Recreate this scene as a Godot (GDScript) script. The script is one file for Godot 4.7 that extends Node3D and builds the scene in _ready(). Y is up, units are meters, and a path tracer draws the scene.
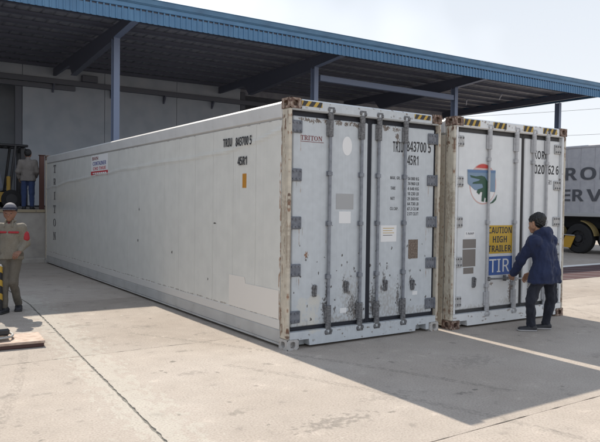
extends Node3D
# A freight yard: two refrigerated containers standing at a covered loading dock.

const CW := 2.438
const CH := 2.896
const CL := 12.192

var mats := {}
var rng := RandomNumberGenerator.new()

# ------------------------------------------------------------------ mesh builder
class MB:
	var v := PackedVector3Array()
	var n := PackedVector3Array()
	var u := PackedVector2Array()
	var w := PackedVector2Array()
	var uvf: Callable
	var uvg: Callable
	func pt(p: Vector3, nn: Vector3):
		v.append(p)
		n.append(nn)
		u.append(uvf.call(p) if uvf.is_valid() else Vector2(p.x + p.z, -p.y))
		w.append(uvg.call(p) if uvg.is_valid() else Vector2(p.x, p.z))
	func tri(a: Vector3, b: Vector3, c: Vector3):
		var nn := (c - a).cross(b - a).normalized()
		pt(a, nn); pt(b, nn); pt(c, nn)
	func tri_out(a: Vector3, b: Vector3, c: Vector3, o: Vector3):
		if (c - a).cross(b - a).dot((a + b + c) / 3.0 - o) < 0.0:
			tri(a, c, b)
		else:
			tri(a, b, c)
	func quad(a: Vector3, b: Vector3, c: Vector3, d: Vector3):
		tri(a, b, c)
		tri(a, c, d)
	func quad_out(a: Vector3, b: Vector3, c: Vector3, d: Vector3, o: Vector3):
		tri_out(a, b, c, o)
		tri_out(a, c, d, o)
	func box(c: Vector3, s: Vector3, bev := 0.0):
		box_t(Transform3D(Basis(), c), s, bev)
	func span(a: Vector3, b: Vector3, bev := 0.0):
		box((a + b) / 2.0, (b - a).abs(), bev)
	func box_t(t: Transform3D, s: Vector3, bev := 0.0):
		var h := s / 2.0
		bev = minf(bev, minf(h.x, minf(h.y, h.z)) * 0.9)
		var o := t.origin
		var f := {}
		for ax in 3:
			for sg in [-1.0, 1.0]:
				var c := []
				for k in [[-1, -1], [1, -1], [1, 1], [-1, 1]]:
					var p := Vector3.ZERO
					p[ax] = sg * h[ax]
					p[(ax + 1) % 3] = k[0] * (h[(ax + 1) % 3] - bev)
					p[(ax + 2) % 3] = k[1] * (h[(ax + 2) % 3] - bev)
					f["%d %d %d %d" % [ax, sg, k[0], k[1]]] = t * p
					c.append(t * p)
				quad_out(c[0], c[1], c[2], c[3], o)
		if bev <= 0.0:
			return
		for ax in 3:   # edges along axis ax, between the faces of the other two axes
			var a1 := (ax + 1) % 3
			var a2 := (ax + 2) % 3
			for s1 in [-1, 1]:
				for s2 in [-1, 1]:
					# face a1: its (a1+1)=a2, (a1+2)=ax ; face a2: (a2+1)=ax, (a2+2)=a1
					quad_out(f["%d %d %d %d" % [a1, s1, s2, -1]], f["%d %d %d %d" % [a1, s1, s2, 1]], f["%d %d %d %d" % [a2, s2, 1, s1]], f["%d %d %d %d" % [a2, s2, -1, s1]], o)
		for sx in [-1, 1]:
			for sy in [-1, 1]:
				for sz in [-1, 1]:
					tri_out(f["0 %d %d %d" % [sx, sy, sz]], f["1 %d %d %d" % [sy, sz, sx]], f["2 %d %d %d" % [sz, sx, sy]], o)
	func cyl(a: Vector3, b: Vector3, ra: float, rb := -1.0, k := 12, caps := true):
		if rb < 0.0:
			rb = ra
		var d := (b - a).normalized()
		var e := d.cross(Vector3.UP if absf(d.y) < 0.9 else Vector3.RIGHT).normalized()
		var g := d.cross(e)
		for i in k:
			var t0 := TAU * i / k
			var t1 := TAU * (i + 1) / k
			var n0 := e * cos(t0) + g * sin(t0)
			var n1 := e * cos(t1) + g * sin(t1)
			var p := [a + n0 * ra, a + n1 * ra, b + n1 * rb, b + n0 * rb]
			var q := [n0, n1, n1, n0]
			for j in ([0, 2, 1, 0, 3, 2] if (p[1] - p[0]).cross(p[2] - p[0]).dot(n0) > 0.0 else [0, 1, 2, 0, 2, 3]):
				pt(p[j], q[j])
			if caps:
				tri_out(a, p[0], p[1], (a + b) / 2.0)
				tri_out(b, p[2], p[3], (a + b) / 2.0)
	func tube(ps: Array, r: float, k := 8):
		for i in ps.size() - 1:
			cyl(ps[i], ps[i + 1], r, r, k, true)
	func prism(poly: PackedVector2Array, t: Transform3D, depth: float):
		# polygon in the transform's xy plane, extruded along its -z
		var idx := Geometry2D.triangulate_polygon(poly)
		var mid := Vector2.ZERO
		for p in poly:
			mid += p
		mid /= poly.size()
		for i in range(0, idx.size(), 3):
			var a := poly[idx[i]]; var b := poly[idx[i + 1]]; var c := poly[idx[i + 2]]
			var far := t * Vector3(a.x, a.y, -depth)
			tri_out(t * Vector3(a.x, a.y, 0), t * Vector3(b.x, b.y, 0), t * Vector3(c.x, c.y, 0), far)
			tri_out(t * Vector3(a.x, a.y, -depth), t * Vector3(b.x, b.y, -depth), t * Vector3(c.x, c.y, -depth), t * Vector3(a.x, a.y, 0))
		var cw := Geometry2D.is_polygon_clockwise(poly)
		for i in poly.size():
			var a := poly[i]; var b := poly[(i + 1) % poly.size()]
			var q := [t * Vector3(a.x, a.y, 0), t * Vector3(b.x, b.y, 0), t * Vector3(b.x, b.y, -depth), t * Vector3(a.x, a.y, -depth)]
			var side := (b - a).orthogonal() * (-1.0 if cw else 1.0)
			quad_out(q[0], q[1], q[2], q[3], (q[0] + q[2]) / 2.0 - t.basis * Vector3(-side.x, -side.y, 0) * -1.0)
	func holed(c: Vector3, ex: Vector3, ey: Vector3, hw: float, hh: float, ow: float, oh: float, deep: float):
		# a rectangular face with an oblong hole that goes in by deep
		var nn := ex.cross(ey).normalized()
		var k := 20
		for i in k:
			var q := []
			for j in [i, i + 1]:
				var t: float = TAU * (float(j) + 0.5) / k
				var d := Vector2(cos(t), sin(t))
				var m := minf(hw / maxf(absf(d.x), 1e-5), hh / maxf(absf(d.y), 1e-5))
				var r := d * m
				# snap near corners
				if absf(absf(r.x) - hw) < hw * 0.25 and absf(absf(r.y) - hh) < hh * 0.25:
					r = Vector2(signf(r.x) * hw, signf(r.y) * hh)
				var s := Vector2(ow * signf(d.x) * pow(absf(d.x), 0.7), oh * signf(d.y) * pow(absf(d.y), 0.7))
				q.append([c + ex * r.x + ey * r.y, c + ex * s.x + ey * s.y])
			var back := c - nn
			quad_out(q[0][0], q[1][0], q[1][1], q[0][1], back)
			var i0: Vector3 = q[0][1] - nn * deep
			var i1: Vector3 = q[1][1] - nn * deep
			quad(q[0][1], q[1][1], i1, i0)
			tri_out(i0, i1, c - nn * deep, back)
	func mesh() -> ArrayMesh:
		var arr := []
		arr.resize(Mesh.ARRAY_MAX)
		arr[Mesh.ARRAY_VERTEX] = v
		arr[Mesh.ARRAY_NORMAL] = n
		arr[Mesh.ARRAY_TEX_UV] = u
		arr[Mesh.ARRAY_TEX_UV2] = w
		var m := ArrayMesh.new()
		m.add_surface_from_arrays(Mesh.PRIMITIVE_TRIANGLES, arr)
		return m

func put(called: String, m: Mesh, mat: Material, parent: Node = self, at := Vector3.ZERO, turn := Vector3.ZERO) -> MeshInstance3D:
	var o := MeshInstance3D.new()
	o.name = called
	o.mesh = m
	o.material_override = mat
	o.position = at
	o.rotation = turn
	parent.add_child(o, true)
	return o

func base(called: String, at: Vector3, label: String, category: String, group := "", turn := 0.0) -> Node3D:
	var o := Node3D.new()
	o.name = called
	add_child(o, true)
	o.position = at
	o.rotation.y = turn
	tag(o, label, category, group)
	return o

func tag(o: Node, label: String, category: String, group := ""):
	o.set_meta("label", label)
	o.set_meta("category", category)
	if group:
		o.set_meta("group", group)

func struct(o: Node) -> Node:
	o.set_meta("kind", "structure")
	return o

func box_part(called: String, a: Vector3, b: Vector3, mat: Material, parent: Node, bev := 0.006) -> MeshInstance3D:
	var m := MB.new()
	m.span(a, b, bev)
	return put(called, m.mesh(), mat, parent)

# lettering fitted into a box of the given width and height; right and up span the surface it is printed on
func letters(called: String, s: String, mat: Material, parent: Node, c: Vector3, right: Vector3, up: Vector3, wid: float, hei: float, serif := false, bold := 700) -> MeshInstance3D:
	var t := TextMesh.new()
	var f := SystemFont.new()
	f.font_names = PackedStringArray(["Droid Serif" if serif else "Droid Sans"])
	f.font_weight = bold
	t.font = f
	t.text = s
	t.font_size = 48
	t.pixel_size = 0.01
	t.depth = 0.05
	t.curve_step = 2.0
	var bb := t.get_aabb()
	var o := put(called, t, mat, parent)
	var sx := wid / maxf(bb.size.x, 0.001)
	var sy := hei / maxf(bb.size.y, 0.001)
	var mid := bb.get_center()
	var nn := right.cross(up)
	var b := Basis(right * sx, up * sy, nn * 0.03)
	o.transform = Transform3D(b, c - b * Vector3(mid.x, mid.y, 0))
	return o

# ------------------------------------------------------------------ textures
func noise(seed_: int, freq: float, octaves := 3) -> FastNoiseLite:
	var f := FastNoiseLite.new()
	f.seed = seed_
	f.frequency = freq
	f.noise_type = FastNoiseLite.TYPE_SIMPLEX_SMOOTH
	f.fractal_octaves = octaves
	return f

func lin(r: float, g: float, b: float) -> Color:
	return Color(r, g, b).linear_to_srgb()

# seamless noise run through a ramp of [position, colour]
func ramp_tex(seed_: int, size: int, freq: float, octaves: int, stops: Array, sx := 1) -> ImageTexture:
	var img := noise(seed_, freq, octaves).get_seamless_image(size, size)
	img.convert(Image.FORMAT_L8)
	var src := img.get_data()
	var g := Gradient.new()
	g.offsets = PackedFloat32Array(stops.map(func(x): return x[0]))
	g.colors = PackedColorArray(stops.map(func(x): return x[1]))
	var lut := PackedByteArray()
	for i in 256:
		var c := g.sample(i / 255.0)
		lut.append_array([c.r8, c.g8, c.b8])
	var out := PackedByteArray()
	out.resize(size * size * 3)
	for y in size:
		for x in size:
			var s := src[y * size + (x * sx) % size] * 3
			var d := (y * size + x) * 3
			out[d] = lut[s]; out[d + 1] = lut[s + 1]; out[d + 2] = lut[s + 2]
	var im := Image.create_from_data(size, size, false, Image.FORMAT_RGB8, out)
	im.generate_mipmaps()
	return ImageTexture.create_from_image(im)

func bump_tex(seed_: int, size: int, freq: float, octaves: int, strength: float) -> ImageTexture:
	var img := noise(seed_, freq, octaves).get_seamless_image(size, size)
	img.convert(Image.FORMAT_RGBA8)
	img.bump_map_to_normal_map(strength)
	return ImageTexture.create_from_image(img)

func mat(called: String, c: Color, rough := 0.6, metal := 0.0) -> StandardMaterial3D:
	var m := StandardMaterial3D.new()
	m.albedo_color = c.linear_to_srgb()
	m.roughness = rough
	m.metallic = metal
	mats[called] = m
	return m

func tri_mat(called: String, tex: Texture2D, metres: float, rough := 0.7, nrm: Texture2D = null, amount := 0.5) -> StandardMaterial3D:
	var m := StandardMaterial3D.new()
	m.albedo_texture = tex
	m.uv1_triplanar = true
	m.uv1_world_triplanar = true
	m.uv1_scale = Vector3.ONE / metres
	m.roughness = rough
	if nrm:
		m.normal_enabled = true
		m.normal_texture = nrm
		m.normal_scale = amount
	mats[called] = m
	return m

# a paint sheet: base tone with noise, then stains; stain = [x, y, rx, ry, colour, raggedness, strength], in metres
func paint_sheet(wm: float, hm: float, px: int, py: int, tone: Color, seed_: int, vary: float, stains: Array, streak := 0.5) -> ImageTexture:
	var a := noise(seed_, 0.02, 3).get_image(px, py); a.convert(Image.FORMAT_L8)
	var b := noise(seed_ + 1, 0.25, 2).get_image(px, py); b.convert(Image.FORMAT_L8)
	var sn := noise(seed_ + 2, 0.06, 3)
	var da := a.get_data(); var db := b.get_data()
	var st := PackedFloat32Array()
	for x in px:
		st.append(sn.get_noise_1d(x * 2.0) * streak)
	var img := Image.create(px, py, true, Image.FORMAT_RGB8)
	for y in py:
		for x in px:
			var i := y * px + x
			var k := 1.0 + vary * ((da[i] - 128) / 128.0 + (db[i] - 128) / 320.0 + st[x])
			img.set_pixel(x, y, Color(tone.r * k, tone.g * k, tone.b * (k * 0.97 + 0.03)))
	var rag := noise(seed_ + 5, 9.0, 4)
	for s in stains:
		var x0 := clampi(int((s[0] - s[2] * 1.5) / wm * px), 0, px - 1)
		var x1 := clampi(int((s[0] + s[2] * 1.5) / wm * px), 0, px - 1)
		var y0 := clampi(int((1.0 - (s[1] + s[3] * 1.5) / hm) * py), 0, py - 1)
		var y1 := clampi(int((1.0 - (s[1] - s[3] * 1.5) / hm) * py), 0, py - 1)
		var col: Color = s[4]
		for y in range(y0, y1 + 1):
			for x in range(x0, x1 + 1):
				var mx := (x + 0.5) / px * wm
				var my := (1.0 - (y + 0.5) / py) * hm
				var d := Vector2((mx - s[0]) / s[2], (my - s[1]) / s[3]).length() + rag.get_noise_2d(mx * s[5], my * s[5] * 0.6) * 1.3
				if d < 1.0:
					var k := clampf((1.0 - d) * (float(s[7]) if s.size() > 7 else 5.0), 0.0, 1.0) * float(s[6])
					img.set_pixel(x, y, img.get_pixel(x, y).lerp(col, k))
	img.generate_mipmaps()
	return ImageTexture.create_from_image(img)

func sheet_mat(called: String, tex: Texture2D, rough := 0.5) -> StandardMaterial3D:
	var m := StandardMaterial3D.new()
	m.albedo_texture = tex
	m.roughness = rough
	mats[called] = m
	return m

# ------------------------------------------------------------------ start
func _ready():
	rng.seed = 4711
	# camera
	var cam := Camera3D.new()
	cam.name = "camera"
	add_child(cam)
	cam.position = Vector3(-3.960, 1.683, 6.127)
	cam.rotation = Vector3(-0.02648, -0.591627, 0.0134)
	cam.fov = 38.0
	cam.near = 0.05
	cam.far = 2000.0
	cam.current = true
	# sky and sun
	var env := Environment.new()
	env.background_mode = Environment.BG_SKY
	var sky := Sky.new()
	var sm := ProceduralSkyMaterial.new()
	sm.sky_top_color = Color(0.67, 0.735, 0.83)
	sm.sky_horizon_color = Color(0.96, 0.975, 0.99)
	sm.sky_curve = 0.5
	sm.ground_bottom_color = Color(0.42, 0.40, 0.37)
	sm.ground_horizon_color = Color(0.75, 0.75, 0.74)
	sm.sun_angle_max = 1.0
	sm.sky_cover = cloud_cover()
	sm.sky_cover_modulate = Color(1, 1, 1, 0.40)
	sky.sky_material = sm
	env.sky = sky
	env.background_energy_multiplier = 0.9
	env.tonemap_mode = Environment.TONE_MAPPER_LINEAR
	env.tonemap_exposure = 1.2
	env.sdfgi_enabled = true
	env.ssao_enabled = true
	env.ssil_enabled = true
	var we := WorldEnvironment.new()
	we.name = "world_environment"
	we.environment = env
	add_child(we)
	var sun := DirectionalLight3D.new()
	sun.name = "sun"
	sun.light_energy = 1.6
	sun.light_color = Color(1.0, 0.955, 0.89)
	sun.light_angular_distance = 0.53
	sun.shadow_enabled = true
	add_child(sun)
	sun.look_at_from_position(Vector3.ZERO, Vector3(-0.13, -2.896, 2.82), Vector3.UP)

	make_materials()
	ground()
	warehouse()
	overhead_cables()
	make_post_paint()
	triton_container()
	white_container()
	semi_trailer()
	box_truck()
	small_things()
	people()

func cloud_cover() -> ImageTexture:
	var n := noise(77, 0.006, 5)
	var img := Image.create(1024, 512, false, Image.FORMAT_RGBA8)
	var src := n.get_seamless_image(1024, 512)
	src.convert(Image.FORMAT_L8)
	var d := src.get_data()
	for y in 512:
		for x in 1024:
			var a := clampf((d[y * 1024 + x] / 255.0 - 0.34) * 2.6, 0.0, 1.0)
			img.set_pixel(x, y, Color(1, 1, 1, a))
	return ImageTexture.create_from_image(img)

func make_materials():
	var rust := lin(0.16, 0.065, 0.03)
	var cream := lin(0.50, 0.45, 0.37)
	tri_mat("rusty_cream", ramp_tex(11, 256, 0.018, 5, [[0.0, lin(0.40, 0.36, 0.30)], [0.3, cream], [0.72, lin(0.52, 0.48, 0.41)], [0.86, lin(0.40, 0.32, 0.25)], [1.0, rust]]), 0.7, 0.65)
	tri_mat("worn_grey", ramp_tex(12, 256, 0.02, 5, [[0.0, lin(0.24, 0.23, 0.22)], [0.18, lin(0.36, 0.36, 0.355)], [0.8, lin(0.42, 0.425, 0.42)], [1.0, lin(0.38, 0.36, 0.33)]]), 2.4, 0.55)
	tri_mat("rail_white", ramp_tex(13, 256, 0.012, 5, [[0.0, lin(0.22, 0.13, 0.09)], [0.07, lin(0.40, 0.36, 0.32)], [0.12, lin(0.50, 0.50, 0.495)], [0.8, lin(0.56, 0.56, 0.555)], [1.0, lin(0.48, 0.47, 0.45)]]), 1.3, 0.4)
	tri_mat("rusty_fitting", ramp_tex(14, 256, 0.03, 4, [[0.0, lin(0.36, 0.32, 0.28)], [0.35, lin(0.26, 0.20, 0.16)], [0.6, lin(0.13, 0.075, 0.055)], [1.0, lin(0.05, 0.03, 0.025)]]), 0.5, 0.75)
	tri_mat("pale_fitting", ramp_tex(15, 256, 0.03, 4, [[0.0, lin(0.42, 0.41, 0.40)], [0.70, lin(0.38, 0.37, 0.355)], [0.9, lin(0.22, 0.17, 0.14)], [1.0, lin(0.1, 0.06, 0.05)]]), 0.5, 0.65)
	tri_mat("hinge_steel", ramp_tex(16, 256, 0.03, 4, [[0.0, lin(0.08, 0.085, 0.10)], [0.4, lin(0.125, 0.135, 0.16)], [0.85, lin(0.17, 0.18, 0.205)], [1.0, lin(0.13, 0.10, 0.085)]]), 0.6, 0.5)
	tri_mat("pale_hinge", ramp_tex(17, 256, 0.03, 4, [[0.0, lin(0.26, 0.26, 0.26)], [0.5, lin(0.40, 0.40, 0.40)], [0.8, lin(0.44, 0.44, 0.43)], [1.0, lin(0.2, 0.13, 0.09)]]), 0.3, 0.5)
	tri_mat("rod_steel", ramp_tex(18, 256, 0.05, 4, [[0.0, lin(0.11, 0.12, 0.14)], [0.4, lin(0.18, 0.195, 0.225)], [0.85, lin(0.23, 0.245, 0.275)], [1.0, lin(0.15, 0.13, 0.12)]]), 1.2, 0.42)
	tri_mat("pale_rod", ramp_tex(19, 256, 0.05, 4, [[0.0, lin(0.26, 0.25, 0.25)], [0.3, lin(0.36, 0.365, 0.38)], [0.85, lin(0.42, 0.425, 0.44)], [1.0, lin(0.28, 0.24, 0.22)]]), 1.0, 0.42)
	tri_mat("cam_steel", ramp_tex(20, 256, 0.06, 4, [[0.0, lin(0.04, 0.04, 0.042)], [0.4, lin(0.10, 0.10, 0.105)], [0.75, lin(0.19, 0.195, 0.205)], [1.0, lin(0.12, 0.08, 0.06)]]), 0.5, 0.6)
	mat("patch_paint", Color(0.66, 0.63, 0.59), 0.5)
	mat("patch_strip", Color(0.56, 0.55, 0.53), 0.45)
	mat("rubber", Color(0.012, 0.014, 0.022), 0.75)
	mat("pale_rubber", Color(0.05, 0.05, 0.052), 0.75)
	mat("ink", Color(0.028, 0.028, 0.032), 0.6)
	mat("faded_ink", Color(0.09, 0.085, 0.09), 0.6)
	mat("grey_ink", Color(0.14, 0.14, 0.15), 0.6)
	mat("red_ink", Color(0.16, 0.035, 0.035), 0.6)
	mat("blue_ink", Color(0.04, 0.05, 0.22), 0.6)
	mat("label_red", Color(0.42, 0.02, 0.03), 0.5)
	mat("label_white", Color(0.70, 0.70, 0.70), 0.5)
	mat("label_grey", Color(0.34, 0.345, 0.35), 0.55)
	mat("label_taupe", Color(0.19, 0.17, 0.155), 0.6)
	tri_mat("label_brown", ramp_tex(23, 128, 0.05, 4, [[0.0, lin(0.09, 0.065, 0.05)], [0.5, lin(0.15, 0.115, 0.09)], [1.0, lin(0.26, 0.2, 0.16)]]), 0.2, 0.7)
	mat("label_orange", Color(0.42, 0.19, 0.02), 0.5)
	mat("sign_yellow", Color(0.52, 0.32, 0.02), 0.45)
	mat("hazard_yellow", Color(0.45, 0.29, 0.04), 0.5)
	mat("sign_blue", Color(0.018, 0.085, 0.32), 0.45)
	mat("emblem_pink", Color(0.58, 0.40, 0.37), 0.5)
	mat("emblem_red", Color(0.50, 0.06, 0.05), 0.5)
	mat("emblem_blue", Color(0.17, 0.25, 0.35), 0.5)
	mat("emblem_deep_blue", Color(0.10, 0.18, 0.32), 0.5)
	mat("emblem_green", Color(0.022, 0.075, 0.045), 0.5)
	# the warehouse
	tri_mat("eave_blue", ramp_tex(31, 256, 0.01, 4, [[0.0, lin(0.06, 0.15, 0.27)], [0.5, lin(0.07, 0.175, 0.31)], [1.0, lin(0.085, 0.20, 0.335)]]), 2.2, 0.45)
	tri_mat("gutter_blue", ramp_tex(32, 256, 0.01, 4, [[0.0, lin(0.05, 0.115, 0.20)], [0.5, lin(0.065, 0.15, 0.25)], [1.0, lin(0.08, 0.18, 0.29)]]), 2.2, 0.45)
	tri_mat("roof_under", ramp_tex(33, 256, 0.02, 4, [[0.0, lin(0.22, 0.23, 0.28)], [0.5, lin(0.29, 0.30, 0.345)], [1.0, lin(0.36, 0.36, 0.39)]]), 2.5, 0.7)
	mat("frame_steel", Color(0.11, 0.12, 0.165), 0.55)
	mat("column_steel", Color(0.17, 0.21, 0.31), 0.5)
	mat("girt_steel", Color(0.12, 0.13, 0.16), 0.55)
	tri_mat("wall_panel", ramp_tex(34, 256, 0.012, 4, [[0.0, lin(0.33, 0.37, 0.43)], [0.5, lin(0.38, 0.42, 0.48)], [1.0, lin(0.42, 0.45, 0.50)]]), 3.0, 0.6)
	tri_mat("dock_concrete", ramp_tex(36, 256, 0.02, 5, [[0.0, lin(0.27, 0.255, 0.24)], [0.5, lin(0.34, 0.32, 0.295)], [1.0, lin(0.38, 0.36, 0.335)]]), 2.2, 0.85)
	mat("dock_edge", Color(0.30, 0.25, 0.17), 0.6)
	# trailer and small things
	tri_mat("trailer_grey", ramp_tex(41, 256, 0.02, 4, [[0.0, lin(0.40, 0.405, 0.44)], [0.5, lin(0.44, 0.445, 0.48)], [1.0, lin(0.48, 0.485, 0.51)]]), 1.4, 0.5)
	mat("trailer_ink", Color(0.09, 0.095, 0.11), 0.6)
	mat("trailer_rail", Color(0.42, 0.43, 0.44), 0.5)
	mat("tyre", Color(0.02, 0.02, 0.022), 0.9)
	mat("rim_steel", Color(0.03, 0.03, 0.034), 0.6)
	mat("chassis", Color(0.025, 0.026, 0.03), 0.7)
	mat("fender_yellow", Color(0.24, 0.18, 0.075), 0.6)
	mat("flap_yellow", Color(0.55, 0.32, 0.04), 0.55)
	mat("black_paint", Color(0.02, 0.02, 0.024), 0.5)
	mat("forklift_yellow", Color(0.36, 0.22, 0.035), 0.5)
	mat("dull_glass", Color(0.10, 0.12, 0.17), 0.3)
	mat("brown_steel", Color(0.09, 0.04, 0.032), 0.75)
	mat("marking_maroon", Color(0.055, 0.02, 0.022), 0.75)
	mat("marking_white", Color(0.62, 0.61, 0.59), 0.7)
	mat("marking_grey", Color(0.26, 0.24, 0.24), 0.75)
	mat("cable", Color(0.05, 0.05, 0.055), 0.7)
	tri_mat("plywood", ramp_tex(42, 256, 0.03, 4, [[0.0, lin(0.30, 0.21, 0.16)], [0.5, lin(0.42, 0.32, 0.26)], [1.0, lin(0.50, 0.41, 0.34)]], 1), 0.9, 0.8)
	mat("board_edge", Color(0.07, 0.035, 0.03), 0.85)
	mat("pale_metal", Color(0.36, 0.36, 0.35), 0.45)

# ------------------------------------------------------------------ ground
const ZJ := [-12.28, -8.70, -4.83, -0.93, 2.90, 6.80, 10.6]
const XJ := [-13.8, -9.9, -6.0, -2.11, 5.72, 9.6, 13.5, 17.4, 21.3, 25.2]

func joint_x(i: int, z: float) -> float:
	if i == 3:
		return -2.11 - 0.0625 * (z + 0.07) if z > -4.9 else -2.11 + 0.0625 * 4.83
	return XJ[i]

func ground():
	var far := MB.new()
	var big := 600.0
	far.quad(Vector3(-big, -0.05, big), Vector3(-big, -0.05, -big), Vector3(big, -0.05, -big), Vector3(big, -0.05, big))
	var conc := yard_material()
	var g := put("ground", far.mesh(), conc[1])
	struct(g)
	tag(g, "wide pale concrete freight yard floor", "ground")
	var fil := MB.new()
	fil.quad(Vector3(-13.8, -0.012, 10.6), Vector3(-13.8, -0.012, -12.28), Vector3(25.2, -0.012, -12.28), Vector3(25.2, -0.012, 10.6))
	put("joint_filling", fil.mesh(), tri_mat("joint_dirt", ramp_tex(51, 128, 0.05, 4, [[0.0, lin(0.09, 0.09, 0.08)], [0.5, lin(0.19, 0.185, 0.17)], [1.0, lin(0.32, 0.31, 0.28)]]), 0.25, 0.95), g)
	var nz := noise(91, 3.0, 4)
	for i in XJ.size() - 1:
		for j in ZJ.size() - 1:
			var m := MB.new()
			m.uvf = func(p): return Vector2((p.x + 6.0) / 14.0, (p.z + 6.0) / 14.0)
			m.uvg = func(p): return Vector2(p.x / 1.1, p.z / 1.1)
			var ring := []
			var z0: float = ZJ[j]; var z1: float = ZJ[j + 1]
			var gl := 0.007 if i == 3 else 0.003
			var gr := 0.007 if i == 2 else 0.003
			var steps := 90 if (i == 2 or i == 3) and j >= 2 else 30
			for k in steps:   # left edge, going back
				var z := lerpf(z1 - 0.006, z0 + 0.006, float(k) / steps)
				var rough := 0.016 if i == 3 else 0.004
				ring.append(Vector3(joint_x(i, z) + gl + absf(nz.get_noise_2d(z * 2.0, i * 7.0)) * rough * 1.6, 0, z))
			for k in steps:
				var x := lerpf(joint_x(i, z0), joint_x(i + 1, z0), float(k) / steps)
				ring.append(Vector3(clampf(x, joint_x(i, z0) + gl + 0.002, joint_x(i + 1, z0) - gr - 0.002), 0, z0 + 0.001 + absf(nz.get_noise_2d(x * 2.4, j * 9.0 + 40.0)) * 0.017))
			for k in steps:
				var z := lerpf(z0 + 0.006, z1 - 0.006, float(k) / steps)
				var rough := 0.016 if i == 2 else 0.004
				ring.append(Vector3(joint_x(i + 1, z) - gr - absf(nz.get_noise_2d(z * 2.0, i * 7.0 + 3.3)) * rough * 1.6, 0, z))
			for k in steps:
				var x := lerpf(joint_x(i + 1, z1), joint_x(i, z1), float(k) / steps)
				ring.append(Vector3(clampf(x, joint_x(i, z1) + gl + 0.002, joint_x(i + 1, z1) - gr - 0.002), 0, z1 - 0.001 - absf(nz.get_noise_2d(x * 2.4, j * 9.0 + 49.0)) * 0.017))
			var mid := Vector3((XJ[i] + XJ[i + 1]) / 2.0, 0, (z0 + z1) / 2.0)
			for k in ring.size():
				var a: Vector3 = ring[k]; var b: Vector3 = ring[(k + 1) % ring.size()]
				m.tri_out(mid, a, b, mid - Vector3(0, 1, 0))
				m.quad_out(a, b, b - Vector3(0, 0.03, 0), a - Vector3(0, 0.03, 0), mid)
			put("concrete_slab", m.mesh(), conc[(i * 3 + j * 5) % 3], g)
	# maroon painted walkway with a white edge line, right of the containers
	var wk := MB.new()
	wk.quad(Vector3(8.2, 0.004, -2.77), Vector3(8.2, 0.004, -4.66), Vector3(25.0, 0.004, -4.66), Vector3(25.0, 0.004, -2.77))
	var walk := put("painted_walkway", wk.mesh(), mats.marking_maroon)
	struct(walk)
	tag(walk, "maroon painted walkway with thin white diagonal stripes", "ground marking")
	var x := 6.4
	while x < 24.0:
		var s := MB.new()
		var a := Vector3(x, 0.008, -4.66); var b := Vector3(x + 1.55, 0.008, -2.77)
		var wv := Vector3(0.065, 0, 0)
		if a.x > 8.2:
			s.quad(b, a, a + wv, b + wv)
			put("stripe", s.mesh(), mats.marking_grey, walk)
		x += 0.92
	var ln := MB.new()
	ln.quad(Vector3(8.2, 0.006, -4.68), Vector3(8.2, 0.006, -4.98), Vector3(25.0, 0.006, -4.98), Vector3(25.0, 0.006, -4.68))
	put("edge_line", ln.mesh(), mats.marking_white, walk)

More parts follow.
